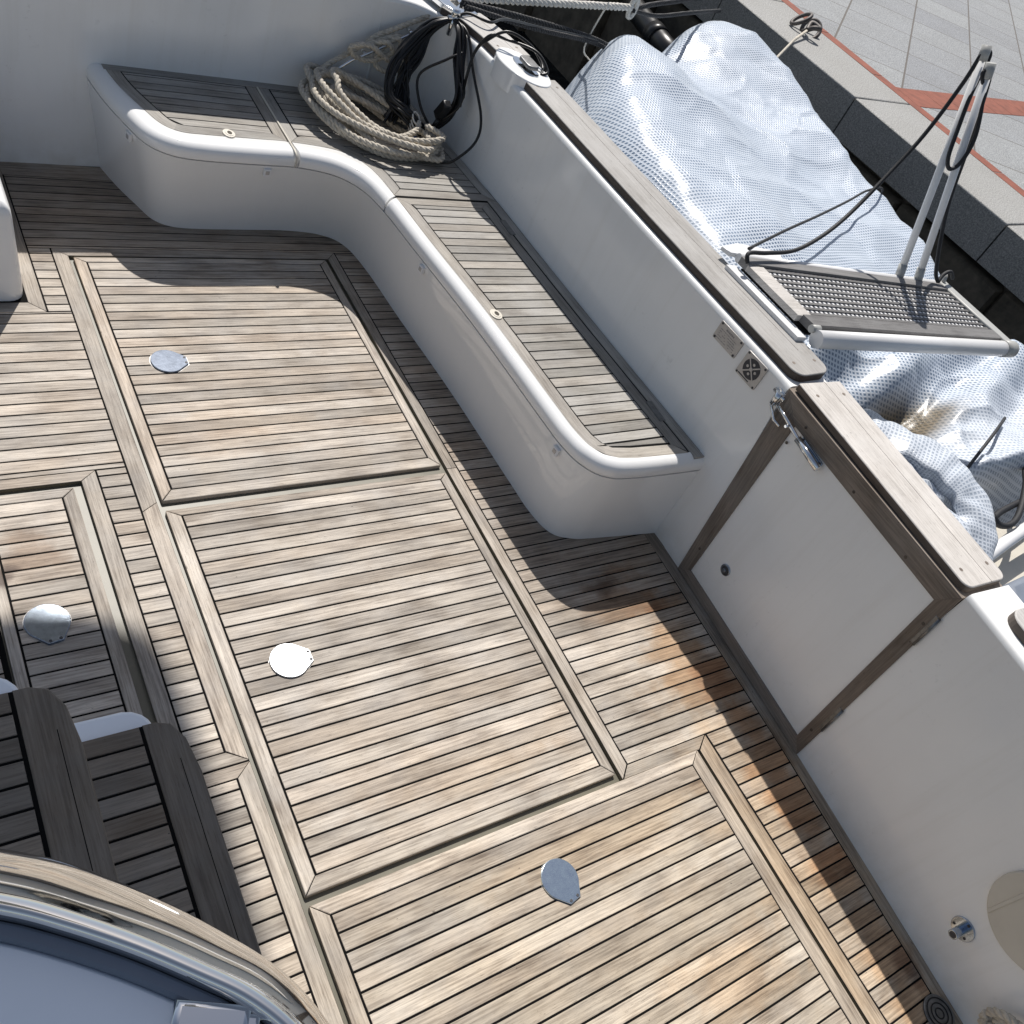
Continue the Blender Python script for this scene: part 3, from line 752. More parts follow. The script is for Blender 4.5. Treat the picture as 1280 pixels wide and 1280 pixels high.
# fan shaped vent grille and data plate, screwed on the wall
def on_wall(y, z, d=0.0):
    return Vector((wall_x(y) - d, y, z))
def wall_box(mb, y, z, sy, sz, d0, d1, m=0, ch=.001, rot=0):
    # slab on the wall, local x = along wall, y = up; rot turns in the wall plane
    dy = .05; t = (on_wall(y + dy, 0) - on_wall(y - dy, 0)).normalized(); n = Vector((-t.y, t.x, 0))
    if n.x > 0: n = -n
    up = Vector((0, 0, 1)); t2 = up.cross(n)
    R = Matrix((t2, up, n)).transposed(); c = on_wall(y, z)
    q = MB(); q.prism(bbox_round(-sy / 2, -sz / 2, sy / 2, sz / 2, min(sy, sz) * .06, 2), d0, d1, ch, m=m)
    mb.join(q, lambda p: c + R @ (Matrix.Rotation(rot, 3, 'Z') @ Vector(p)))
    return c, R
def wall_poly(mb, y, z, poly, d0, d1, m=0, ch=0.0, **kw):
    dy = .05; t = (on_wall(y + dy, 0) - on_wall(y - dy, 0)).normalized(); n = Vector((-t.y, t.x, 0))
    if n.x > 0: n = -n
    up = Vector((0, 0, 1)); t2 = up.cross(n); R = Matrix((t2, up, n)).transposed(); c = on_wall(y, z)
    q = MB(); q.prism(poly, d0, d1, ch, m=m, **kw); mb.join(q, lambda p: c + R @ Vector(p))
v = MB(); wall_box(v, 1.435, .785, .098, .094, 0, .006, 0, .0015)
wall_poly(v, 1.435, .788, circle(0, 0, .036, 32), .006, .0068, 1)
vo = v.build('vent_cover', ['plate', 'ink'], bul)
v = MB()
for a in (45, 135):
    c_, s_ = math.cos(math.radians(a)), math.sin(math.radians(a)); w = .0022
    wall_poly(v, 1.435, .788, [(-.037 * c_ - w * s_, -.037 * s_ + w * c_), (-.037 * c_ + w * s_, -.037 * s_ - w * c_), (.037 * c_ + w * s_, .037 * s_ - w * c_), (.037 * c_ - w * s_, .037 * s_ + w * c_)], .0068, .0085)
for a in (0, 90, 180, 270):
    wall_poly(v, 1.435, .788, circle(.019 * math.cos(math.radians(a)), .019 * math.sin(math.radians(a)), .005, 10), .0068, .008)
wall_poly(v, 1.435, .788, circle(0, 0, .007, 12), .007, .0095)
v.build('grille', 'plate', vo)
v = MB()
for a, b in ((-.042, -.040), (.042, -.040), (-.042, .040), (.042, .040)): wall_poly(v, 1.435, .785, circle(a, b, .0042, 10), .006, .0072)
wall_poly(v, 1.435, .785, [(-.036, -.0405), (.016, -.0405), (.016, -.0360), (-.036, -.0360)], .006, .0064)
build_each(v, 'screw', 'ink', vo)
v = MB(); wall_box(v, 1.573, .797, .118, .070, 0, .003, 0, .0008); po = v.build('data_plate', 'plate', bul)
v = MB()
for a, b in ((-.050, -.028), (.050, -.028), (-.050, .028), (.050, .028)): wall_poly(v, 1.573, .797, circle(a, b, .0045, 10), .003, .0045)
build_each(v, 'screw', 'ink', po)
v = MB()
x = -.024
for w in (.007, .004, .006, .005, .006, .005): wall_poly(v, 1.573, .797, [(x, .0175), (x + w, .0175), (x + w, .0235), (x, .0235)], .003, .0034); x += w + .0016
for k in range(5):
    x = -.045; 
    while x < .040:
        w = .003 + rn() * .009; wall_poly(v, 1.573, .797, [(x, .009 - k * .0085), (x + w, .009 - k * .0085), (x + w, .0115 - k * .0085), (x, .0115 - k * .0085)], .003, .0033, 1); x += w + .002 + (.012 if rn() < .3 else 0)
v.build('print', ['ink_soft', 'ink_soft'], po)

# ---------------------------------------------------------------- fore side wall
fo = empty('bulwark', (2.38, -.3, 0), 'white side wall next to the gate hinges, with a small steel socket', 'wall', 'white side walls of the cockpit')
WP2 = [(q[0], q[1] + (.025 if q[1] > .7 else 0)) for q in WP]
mb = MB(); wall_sweep(mb, WALL_FORE, WP2); mb.build('wall_panel', 'gel', fo)
cap(list(reversed([(2.408, .365), (2.384, .0), (2.355, -.455), (2.327, -.9), (2.30, -1.6)])), .048, .22, .0, .05, ZW + .026, ZW + .056, fo)
k = MB(); wall_poly(k, -.249, .197, circle(0, 0, .036, 28), 0, .005, 0, .0015); so = k.build('socket', 'satin', fo)
k = MB(); wall_poly(k, -.249, .197, circle(0, 0, .0145, 20), .005, .052, 0, .002); wall_poly(k, -.249, .197, circle(0, 0, .0105, 16), .052, .0525, 1); 
for a in (90, 210, 330): wall_poly(k, -.249, .197, circle(.026 * math.cos(math.radians(a)), .026 * math.sin(math.radians(a)), .0045, 8), .005, .0062, 1)
k.build('spout', ['satin', 'ink'], so)
k = MB(); wall_poly(k, -.320, .430, circle(0, 0, .145, 48), 0, .012, 0, .004)
ho = k.build('inspection_cover', 'cream', fo)
k = MB(); wall_poly(k, -.320, .430, [(-.090, -.110), (-.080, -.116), (-.076, .116), (-.086, .112)], .011, .0155, 0, .0015); k.build('ridge', 'cream', ho)

# ---------------------------------------------------------------- boarding gate
def gate():
    g = empty('boarding_gate', (2.42, .8, 0), 'white gate panel framed in dark teak with a steel bolt', 'gate')
    A_, B_ = Vector((2.438, 1.190)), Vector((2.409, .405)); t = (B_ - A_).normalized(); n = Vector((-t.y, t.x))
    if n.x > 0: n = -n
    L = (B_ - A_).length
    def P(s, d, z): q = A_ + t * s + n * d; return (q.x, q.y, z)
    def slab(m, pts, d0, d1, mi=0, ch=.0012, ud=(1, 0), mside=None):      # pts in (s,z)
        q = MB(); q.prism(pts, d0, d1, ch, ud, rn(), mi, mside); m.join(q, lambda p: P(p[0], p[2], p[1]))
    # the gate leans: the aft post runs up and aft to y 1.29 at the rail
    s_tl = -.095; s_tr = L - .048; tl, tr = ZW - .003, ZW + .003
    m = MB(); slab(m, [(.0, .006), (L, .006), (s_tr, tr - .01), (s_tl, tl - .01)], -.05, .0, ch=0); m.build('panel', 'gel', g)
    w = .046
    def board(pts, ud, dp=-.04):
        b = MB(); slab(b, pts, dp, .007, ud=ud); return b.build('frame_board', 'teak_frame', g)
    top = ZW - .024
    board([(0, .004), (L, .004), (L - w, .004 + w), (w, .004 + w)], (1, 0))
    board([(0, .004), (w, .004 + w), (s_tl + .052 + w, tl - .070), (s_tl, tl)], (s_tl, .85))
    board([(L, .004), (s_tr, tr), (s_tr - w, tr - .072), (L - w, .004 + w)], (-.05, 1))
    board([(s_tl, tl), (s_tl + .052 + w, tl - .070), (s_tr - w, tr - .072), (s_tr, tr)], (1, .03), -.20)
    c = MB(); a = P(s_tl + .002, 0, 0); b = P(s_tr, 0, 0)
    ca = cap([(b[0], b[1] + .012), ((a[0] + b[0]) / 2, (a[1] + b[1]) / 2), (a[0], a[1] - .008)], .006, .205, .03, .004, tr + .001, tr + .026, g)
    # barrel bolt on the top rail
    bo = MB(); slab(bo, [(.055, top - .048), (.165, top - .054), (.165, top - .086), (.055, top - .080)], .007, .011); bolt = bo.build('bolt', 'satin', g)
    q = MB(); q.tube([P(-.075, .022, top - .040), P(-.03, .022, top - .046), P(.06, .022, top - .060), P(.17, .022, top - .070)], .0065, 12); q.tube([P(.05, .022, top - .059), P(.17, .022, top - .070)], .0125, 14)
    q.tube([P(.0, .022, top - .05), P(.0, .045, top - .052)], .005, 8); q.build('barrel', 'chrome', bolt)
    q = MB(); slab(q, [(-.125, top - .005), (-.085, top - .005), (-.085, top - .062), (-.125, top - .062)], .0, .005); q.tube([P(-.105, .016, top - .008), P(-.105, .016, top - .055)], .012, 12); q.tube([P(-.135, .008, top - .02), P(-.08, .008, top - .02)], .008, 10)
    q.tube([P(-.105, .018, top - .060), P(-.06, .022, top - .085), P(-.03, .02, top - .085)], .006, 8)
    q.build('keeper', 'chrome', bolt)
    q = MB(); 
    for s_, z_ in ((.062, top - .052), (.062, top - .078), (.158, top - .058), (.158, top - .083), (.04, top - .02)): slab(q, circle(s_, z_, .004, 8), .010, .013)
    for s_, z_ in ((.02, top - .11), (.02, .15), (L - .062, top - .12), (L - .030, .12), (.3, top - .03), (.55, top - .03)): slab(q, circle(s_, z_, .0055, 10), .006, .0078, ch=0)
    build_each(q, 'screw', 'teak_side', g)
    kn = MB(); slab(kn, circle(.150, .192, .022, 24), 0, .006, ch=.002); ko = kn.build('catch', 'satin', g)
    kn = MB(); slab(kn, circle(.150, .192, .015, 20), .006, .0066, 0, 0); slab(kn, circle(.149, .190, .008, 16), .0066, .010, 1, .001); kn.build('catch_core', ['ink', 'satin'], ko)
    for z_ in (.215, .695):
        e0, e1 = (L + (s_tr - L) * (z_ + q_) / tr for q_ in (-.06, .06)); h = MB(); slab(h, [(e0 - .014, z_ - .06), (e0 + .004, z_ - .06), (e1 + .004, z_ + .06), (e1 - .014, z_ + .06)], .006, .0085); h.tube([P(e0 + .001, .008, z_ - .06), P(e1 + .001, .008, z_ + .06)], .0045, 8); h.build('hinge', 'dark_metal', g)
gate()
# floor drain
dr = empty('deck_drain', (2.292, -.405, 0), 'round dark drain grille let into the deck beside the wall', 'drain')
k = MB(); k.prism(circle(2.292, -.405, .052, 36), .0008, .006, .002); k.build('rim', 'dark_metal', dr)
k = MB()
for r_ in (.042, .028, .014): 
    o_ = circle(2.292, -.405, r_, 28)
    k.tube([(p[0], p[1], .0065) for p in o_], .0022, 6, closed=True)
k.build('slots', 'black', dr)

# white pedestal at the left edge
ped = empty('pedestal', (.3, 3.0, 0), 'smooth white moulded pedestal cut off by the left edge', 'pedestal')
def lathe_box(x0, y0, x1, y1, r, prof):
    mb = MB(); rings = []
    for d, z in prof:
        q = bbox_round(x0 + d, y0 + d, x1 - d, y1 - d, max(.01, r - d), 5); rings.append(mb.add([(p[0], p[1], z) for p in q]))
    n = len(rings[0])
    for a, b in zip(rings, rings[1:]):
        for i in range(n): mb.face([a[i], a[(i + 1) % n], b[(i + 1) % n], b[i]], None, .5, 0, True)
    mb.face(rings[-1], None, .5, 0); return mb
lathe_box(-.6, 2.772, .512, 3.56, .05, [(0, 0), (.002, .05), (.03, .30), (.035, .33), (.05, .35), (.08, .36)]).build('body', 'gel_gloss', ped)
lathe_box(-.5, 2.86, .40, 3.50, .05, [(0, .36), (.0, .37), (.01, .375)]).build('lid', 'gel', ped)

# ---------------------------------------------------------------- boarding steps
def step(z, x0, x1, y0, y1, xr_curve, label, capx):
    g = empty('boarding_step', ((x0 + x1) / 2, .7, 0), label, 'step', 'teak steps at the left')
    b = MB(); 
    outl = [(x0, y0), (x1 - .02, y0), (x1 - .004, y0 + .3), (x1 - .004, y1 - .14), (x1 - .03, y1 - .05), (capx + .006, y1 + .002), (capx, y1 + .020), (capx - .010, y1 + .034), (capx - .028, y1 + .047), (capx - .05, y1 + .053), (x0, y1 + .055)]
    b.prism(outl, .0, z - .012, .010, smooth=False); b.build('moulding', 'gel_cool', g)
    t = MB(); nose = .082
    out = [(x1 + .002 - .006, y0), (x1 + .004, y0 + .28), (x1 + .008, y1 - .14), (x1 - .002, y1 - .055), (x1 - .024, y1 - .012), (x1 - .055, y1)]
    inn = [(x1 - nose - .006, y0), (x1 - nose + .0, y0 + .28), (x1 - nose, y1 - .14), (x1 - nose, y1)]
    poly = out + inn[::-1]
    t.prism(poly, z - .011, z, .004, (0, 1), rn(), 0)
    # crack line in the nosing board
    t.prism([(x1 - .030, y0 + .05), (x1 - .0285, y0 + .05), (x1 - .026, y1 - .10), (x1 - .0275, y1 - .10)], z - .001, z + .0003, 0, (0, 1), 0, 1)
    xin = xs_of(inn)
    xl = const(x0)
    plank_rows(t, y0, y1, xl, lambda y: xin(y) - .003, z, z0=z - .011, anchor=y1 - .0467 * 40, cham=.0015)
    t.prism([(x0, y0), (x1 - .05, y0), (x1 - .05, y1 - .002), (x0, y1 - .002)], z - .0118, z - .003, 0, m=1)
    t.build('tread', ['teak_step', 'caulk'], g)
step(.32, .262, .490, -.6, .962, None, 'lower dark teak step with rounded white end, beside the small hatch', .428)
step(.61, -.25, .236, -.6, .955, None, 'upper dark teak step at the left edge, higher than the other', .163)

# ---------------------------------------------------------------- rail and moulding by the camera
ZR = 1.52
rc = catmull([(-.30, .372), (-.20, .357), (-.10, .328), (-.03, .298), (.032, .262), (.070, .234), (.110, .200), (.145, .166), (.172, .138), (.192, .108), (.203, .080), (.208, .04), (.205, -.10)], 8)
hr = empty('coaming_rail', (.1, .2, 1.3), 'curved polished steel coaming at the bottom left, mirroring the deck', 'rail')
k = MB(); nr = normals(rc[::-1])[::-1]; rows = []; L = 0
for i, p in enumerate(rc):
    f = i / (len(rc) - 1); sc_ = 1.0 if f < .35 else 1.0 - .52 * min(1, (f - .35) / .45)
    pr = [(0, ZR - .03), (0, ZR - .006), (.003, ZR - .001)]
    r_ = .25 * sc_; a1, a0 = math.radians(51), math.radians(12)
    for q in range(13):
        a = a1 + (a0 - a1) * q / 12; pr.append((.006 + r_ * (math.cos(a) - math.cos(a1)), ZR - r_ * (math.sin(a1) - math.sin(a))))
    d, z = pr[-1]; pr += [(d - .002, z - .006), (d - .012, z - .010)]
    rows.append(k.add([(p[0] + nr[i][0] * d_, p[1] + nr[i][1] * d_, z_) for d_, z_ in pr]))
for a, b in zip(rows, rows[1:]):
    for q in range(len(a) - 1): k.face([a[q], b[q], b[q + 1], a[q + 1]], None, .5, 0, True)
k.build('fascia', 'mirror', hr)
k = MB(); strip(k, offset(rc, .013), offset(rc, .0005), ZR - .09, ZR - .016, g=0, cham=.003); k.build('gap_shade', 'bluegrey', hr)  # dark strip stands in for the shaded gap behind the rail
R20 = Matrix.Rotation(math.radians(-28), 3, 'Z')
k = MB(); k.box((.150, .136, 1.502), (.058, .026, .016), R20, cham=.006); k.box((.170, .120, 1.500), (.022, .024, .016), R20, cham=.004)
k.build('bracket', 'chrome', hr)
hm = empty('helm_moulding', (0, .1, 1.2), 'smooth bluish white moulding under the polished steel coaming', 'moulding')
k = MB(); pl_ = offset(rc, .012)[::2] + [(.19, -.5), (-.5, -.5), (-.5, .36)]
k.prism(pl_, 1.05, 1.497, .004, smooth=False, bottom=True); k.build('shell', 'gel_cool', hm)

# ---------------------------------------------------------------- ropes on the bench
rp = MB(); pts = []
cx, cy = 1.935, 3.345; ax = Vector((.74, -.67)); bx = Vector((.67, .74)); random.seed(11)
loops = [(.29, .185, -.01, 0, .430), (.25, .125, .03, -.03, .431), (.30, .20, -.02, .01, .452), (.235, .145, .02, -.045, .452), (.275, .135, -.03, .035, .470), (.30, .18, .01, -.015, .486), (.21, .16, -.03, .02, .495), (.26, .115, .02, -.03, .505)]
for i, (a, b, ox, oy, z) in enumerate(loops):
    for k_ in range(14):
        th = 2 * math.pi * k_ / 14 + 1.2; f = k_ / 14
        wob = 1 + .09 * math.sin(2 * th + i * 2.3) + .06 * math.sin(3 * th + i * 1.9) + .03 * math.sin(5 * th + i)
        q = ax * (a * wob * math.cos(th)) + bx * (b * wob * math.sin(th))
        lift = .05 * max(0, -math.cos(th)) + .012 * math.sin(2 * th + i * 2)
        pts.append((cx + ox + q.x + rn() * .012, cy + oy + q.y + rn() * .012, z + lift + .008))
rope(rp, catmull(pts, 6), .0138)
coil = empty('rope_coil', (1.93, 3.35, ZS), 'thick coil of weathered natural rope lying on the bench corner', 'rope')
rp.build('coil', 'rope', coil)
# tail that climbs to the cleat bar and is hitched there
rp = MB()
t_ = [(1.75, 3.50, .50), (1.76, 3.56, .53), (1.80, 3.585, .56), (1.87, 3.60, .60), (1.94, 3.59, .66), (2.02, 3.56, .70), (2.06, 3.56, .66), (1.98, 3.57, .61), (1.90, 3.57, .62), (1.87, 3.56, .66), (1.95, 3.55, .68), (2.05, 3.55, .63), (2.10, 3.56, .65), (2.08, 3.57, .72), (2.02, 3.58, .66), (2.0, 3.56, .60), (2.07, 3.54, .585), (2.12, 3.55, .64), (2.10, 3.58, .72), (2.02, 3.59, .70), (1.96, 3.60, .66), (1.99, 3.60, .70), (2.08, 3.60, .75), (2.17, 3.60, .80), (2.26, 3.60, .855), (2.36, 3.66, .91)]
rope(rp, catmull(t_, 6), .0115); rp.build('hitched_tail', 'rope', coil)
bar = empty('cleat_bar', (2.0, 3.60, .65), 'slim polished steel bar under the knotted rope on the white wall', 'cleat')
k = MB(); k.tube(catmull([(1.845, 3.575, .553), (1.90, 3.575, .60), (1.96, 3.575, .635), (2.22, 3.575, .798)], 5), .0065, 10); k.build('rod', 'chrome', bar)
k = MB(); k.tube([(1.95, 3.645, .63), (1.95, 3.575, .63)], .008, 10); k.build('stud', 'chrome', bar); k = MB(); k.tube([(2.14, 3.645, .745), (2.14, 3.575, .745)], .008, 10); k.build('stud', 'chrome', bar)
# black cable hank hanging from the corner
random.seed(5)
hank = empty('cable_hank', (2.26, 3.5, .84), 'hank of glossy black cable hanging in the corner above the bench', 'cable')
k = MB()
top = (2.262, 3.500, .868)
for i in range(13):
    j = lambda s=.018: (rn() - .5) * 2 * s
    a = i / 12
    right = [(2.268 + j(), 3.42, .845 + j()), (2.262 - .02 * a + j(), 3.34 + j(), .76), (2.255 - .02 * a + j(), 3.27 - .03 * a + j(), .66), (2.235 - .02 * a + j(), 3.27 + j(), .55), (2.20 - .03 * a, 3.30 + j(), .475 + j(.006)), (2.13 - .02 * a + j(), 3.30 + j(), .455 + .005 * i)]
    left = [(2.06 + j(.02), 3.33 + j(), .50 + .004 * i), (2.00 + j(.02), 3.40 + j(.02), .56 + j()), (2.02 + .03 * a + j(), 3.47 + j(), .66), (2.10 + .03 * a + j(), 3.51 + j(), .76), (2.19 + j(), 3.51 + j(), .84)]
    k.tube(catmull([top] + right + left + [top], 6), .0068, 7)
k.build('loops', 'black', hank)
k = MB()
for i in range(30):
    j = lambda s=.02: (rn() - .5) * 2 * s
    k.tube(catmull([top, (2.19 + j(.01), 3.52 + j(.01), .80 + j(.01)), (2.13 + j(.03), 3.50 + j(.02), .71 + j(.02)), (2.10 + j(.03), 3.47 + j(.02), .62), (2.08 + j(.04), 3.42 + j(.03), .53), (2.06 + j(.07), 3.38 + j(.05), .46)], 6), .0055, 6)
k.build('hanging_bundle', 'black', hank)
k = MB()
k.tube(catmull([top, (2.285, 3.40, .86), (2.29, 3.28, .76), (2.285, 3.12, .66), (2.27, 3.07, .58), (2.22, 3.07, .50), (2.17, 3.10, .445), (2.11, 3.20, .44)], 8), .0058, 8)
k.tube(catmull([(2.27, 3.36, .80), (2.20, 3.36, .76), (2.12, 3.40, .66), (2.13, 3.34, .56), (2.19, 3.28, .48)], 8), .0058, 8)
for (e, zz) in ((0, .96), (.05, .93)):
    k.tube(catmull([(2.262, 3.25, .62), (2.265, 3.28, .74), (2.28, 3.30, .84), (2.31, 3.28, .905 + e * .3), (2.38, 3.27, zz - .01), (2.47, 3.22 - e, .935), (2.50, 3.14 - e, .90), (2.47, 3.08, .885)], 8), .0062, 8)
k.tube(catmull([top, (2.32, 3.50, .90), (2.40, 3.44, .905), (2.55, 3.55, .885), (2.9, 3.745, .80), (3.44, 3.96, .70), (3.8, 4.1, .55)], 8), .006, 8)
k.build('stray_loop', 'black', hank)
k = MB(); k.box((2.185, 3.25, .60), (.035, .035, .09), Matrix.Rotation(.5, 3, 'X'), cham=.006); k.tube([(2.185, 3.26, .55), (2.18, 3.28, .49)], .009, 8); k.build('plug', 'black', hank)
k = MB()
k.tube([(2.104 + .018 * math.cos(t), 3.295 + .024 * math.sin(t) , .458 + .02 * math.sin(t) + .0015 * i) for i, t in enumerate([x * .5 for x in range(50)])], .004, 6); k.build('binding', 'rope_white', hank)
k = MB(); k.tube([(2.11, 3.27, .45), (2.115, 3.235, .437)], .011, 8); k.build('tape_end', 'blue', hank)
k = MB(); k.tube([(2.262, 3.50, .80), (2.262, 3.50, .885)], .012, 12); k.tube([(2.262, 3.49, .885), (2.262, 3.50, .905)], .019, 14); k.tube([(2.235, 3.5, .87), (2.29, 3.5, .87)], .009, 10); k.build('hook', 'chrome', hank)
cp = MB(); cp.prism([(2.245, 3.575), (2.30, 3.50), (2.40, 3.545), (2.36, 3.72), (2.28, 3.86), (2.17, 3.84)], ZW + .02, ZW + .040, .004); cpo = cp.build('corner_plate', 'chrome', None)
tag(cpo, 'polished steel plate on the wall corner reflecting blue sky', 'plate')
# rope loop at the bottom right corner
k = MB(); ce = on_wall(-.53, .16)
rope(k, [(ce.x - .05 - .02 * math.sin(t), ce.y + .085 * math.cos(t), ce.z + .085 * math.sin(t)) for t in [2 * math.pi * q / 40 for q in range(40)]], .013, closed=True)
rope(k, [(ce.x - .028, ce.y + .06 * math.cos(t), ce.z - .02 + .07 * math.sin(t)) for t in [2 * math.pi * q / 40 for q in range(40)]], .012, closed=True)
o = k.build('rope_loop', 'rope', None); tag(o, 'small loop of pale laid rope hung on the wall, bottom right corner', 'rope')

# ---------------------------------------------------------------- gangway
def gangway():
    g = empty('gangway', (3.1, 1.55, .93), 'short white gangway with grey teak edges and grating', 'gangway')
    A_ = Vector((2.628, 1.838)); B_ = Vector((2.660, 1.475)); Cc = Vector((3.715, 1.685)); D = Vector((3.735, 1.350)); zt = .925
    def P(s, t, z=0):   # s along 0..1, t across 0 (far) .. 1 (near)
        a = A_.lerp(Cc, s); b = B_.lerp(D, s); q = a.lerp(b, t); return (q.x, q.y, zt + z)
    m = MB()
    m.tube([P(-.01, 1.115, -.016), P(.99, 1.09, -.016)], .031, 20)
    m.tube([P(-.01, -.045, -.010), P(.99, -.05, -.010)], .018, 16)
    m.prism([P(-.03, -.10)[:2], P(.20, -.10)[:2], P(.225, -.25)[:2], P(.05, -.30)[:2], P(-.04, -.2)[:2]], zt - .02, zt - .004, .003)
    m.build('frame_tube', 'white_paint', g)
    m = MB(); m.tube([P(.965, 1.09, -.016), P(1.025, 1.09, -.016)], .0335, 20); m.build('end_cap', 'grey_paint', g); m = MB(); m.prism([P(.972, -.08)[:2], P(1.015, -.08)[:2], P(1.02, 1.16)[:2], P(.972, 1.12)[:2]], zt - .035, zt + .012, .006, bottom=True); 
    m.tube([P(.985, -.02, .01), P(.995, -.06, .03), P(1.0, -.11, .04)], .009, 8)
    m.build('end_fitting', 'grey_paint', g); m = MB(); m.tube([P(-.015, 1.02, .0), P(.02, 1.02, .0)], .014, 12); m.build('hinge_pin', 'grey_paint', g); m = MB(); m.tube([P(-.005, 1.14, -.004), P(.035, 1.14, -.0)], .012, 12); m.build('hinge_pin', 'grey_paint', g)
    m = MB()
    def quad(s0, s1, t0, t1, z0, z1, mi=0, ch=.0015):
        m.prism([P(s0, t0)[:2], P(s0, t1)[:2], P(s1, t1)[:2], P(s1, t0)[:2]], zt + z0, zt + z1, ch, (Cc - A_)[:2], rn(), mi)
    quad(-.02, .97, .0, .11, -.02, .010); quad(.0, .972, .845, 1.0, -.02, .010)
    m.build('edge_board', 'teak_gang', g)
    m = MB(); quad(-.02, .045, .11, .845, -.02, .004); m.build('hinge_board', 'teak_cap', g)
    m = MB()
    n = 9; t0, t1 = .118, .838; w = (t1 - t0) / n
    for i in range(n): quad(.048, .972, t0 + w * (i + .27), t0 + w * (i + .73), -.004, .003, ch=.0008)
    m.build('slats', 'teak_gang', g)
    m = MB(); nc = 44
    for i in range(nc):
        s = .050 + .92 * i / nc; quad(s, s + .92 / nc * .50, t0, t1, -.006, -.001, ch=0)
    m.build('cross_bars', 'white_paint', g)
    m = MB(); quad(.0, .97, .02, .98, -.040, -.034, ch=0); m.build('under_plate', 'black', g)
    m = MB(); quad(-.060, -.021, .0, 1.05, -.046, -.030, ch=.001); m.build('hinge_plate', 'white_paint', g)
    # two slim stanchions that lean aft and away
    S1 = (Vector((3.452, 1.742, .925)), Vector((3.47, 2.04, 1.685))); S2 = (Vector((3.560, 1.722, .925)), Vector((3.455, 1.975, 1.655)))
    for a, b in (S1, S2):
        m = MB(); m.tube([a, b], .0145, 14); st = m.build('stanchion', 'white_paint', g)
        m = MB(); d = (b - a).normalized(); m.tube([b - d * .03, b + d * .022], .0185, 14); m.build('stanchion_top', 'grey_paint', st)
        m = MB(); m.tube([a - d * .01, a + d * .05], .018, 12); m.build('socket', 'grey_paint', st)
    t1_, t2_ = S1[1], S2[1]
    root = Vector((2.648, 1.842, .945))
    r1 = empty('handrope', (3.0, 1.8, .95), 'black rope slung from the stanchion tops down to both ends of the gangway', 'rope')
    m = MB()
    m.tube(catmull([(2.60, 1.80, .935), (2.605, 1.822, .962), (2.704, 1.826, .962), (2.857, 1.835, .970), (3.02, 1.875, 1.01), (3.16, 1.92, 1.08), (3.29, 1.965, 1.21), (3.39, 1.995, 1.38), (3.44, 2.02, 1.57), t1_ + Vector((-.012, .0, -.01))], 8), .0078, 8)
    m.tube(catmull([(2.70, 1.90, .925), (3.1, 2.08, .885), (3.6, 2.31, .815), (4.1, 2.54, .755), (4.49, 2.72, .715), (4.85, 2.86, .64), (5.0, 2.92, .4)], 6), .006, 8)
    m.build('long_run', 'blackrope', r1)
    m = MB(); m.tube(catmull([t1_ + Vector((.005, .0, .012)), t1_ + Vector((.030, -.01, -.01)), (3.468, 1.985, 1.57), (3.43, 1.915, 1.45), (3.415, 1.87, 1.37), (3.44, 1.85, 1.338), (3.478, 1.85, 1.37), (3.49, 1.875, 1.46), (3.47, 1.94, 1.58), t2_ + Vector((-.018, .0, -.02)), t2_ + Vector((0, 0, .0))], 8), .0078, 8); m.build('hanging_loop', 'blackrope', r1)
    m = MB(); m.tube(catmull([t2_ + Vector((.008, 0, 0)), t2_ + Vector((.024, -.012, -.03)), (3.515, 1.90, 1.45), (3.56, 1.82, 1.20), (3.615, 1.72, .99), (3.64, 1.685, .945)], 8), .0078, 8)
    m.tube(catmull([(3.64, 1.685, .945), (3.665, 1.70, .97), (3.70, 1.70, .985), (3.735, 1.69, .96)], 5), .0078, 8); m.build('short_run', 'blackrope', r1)
gangway()

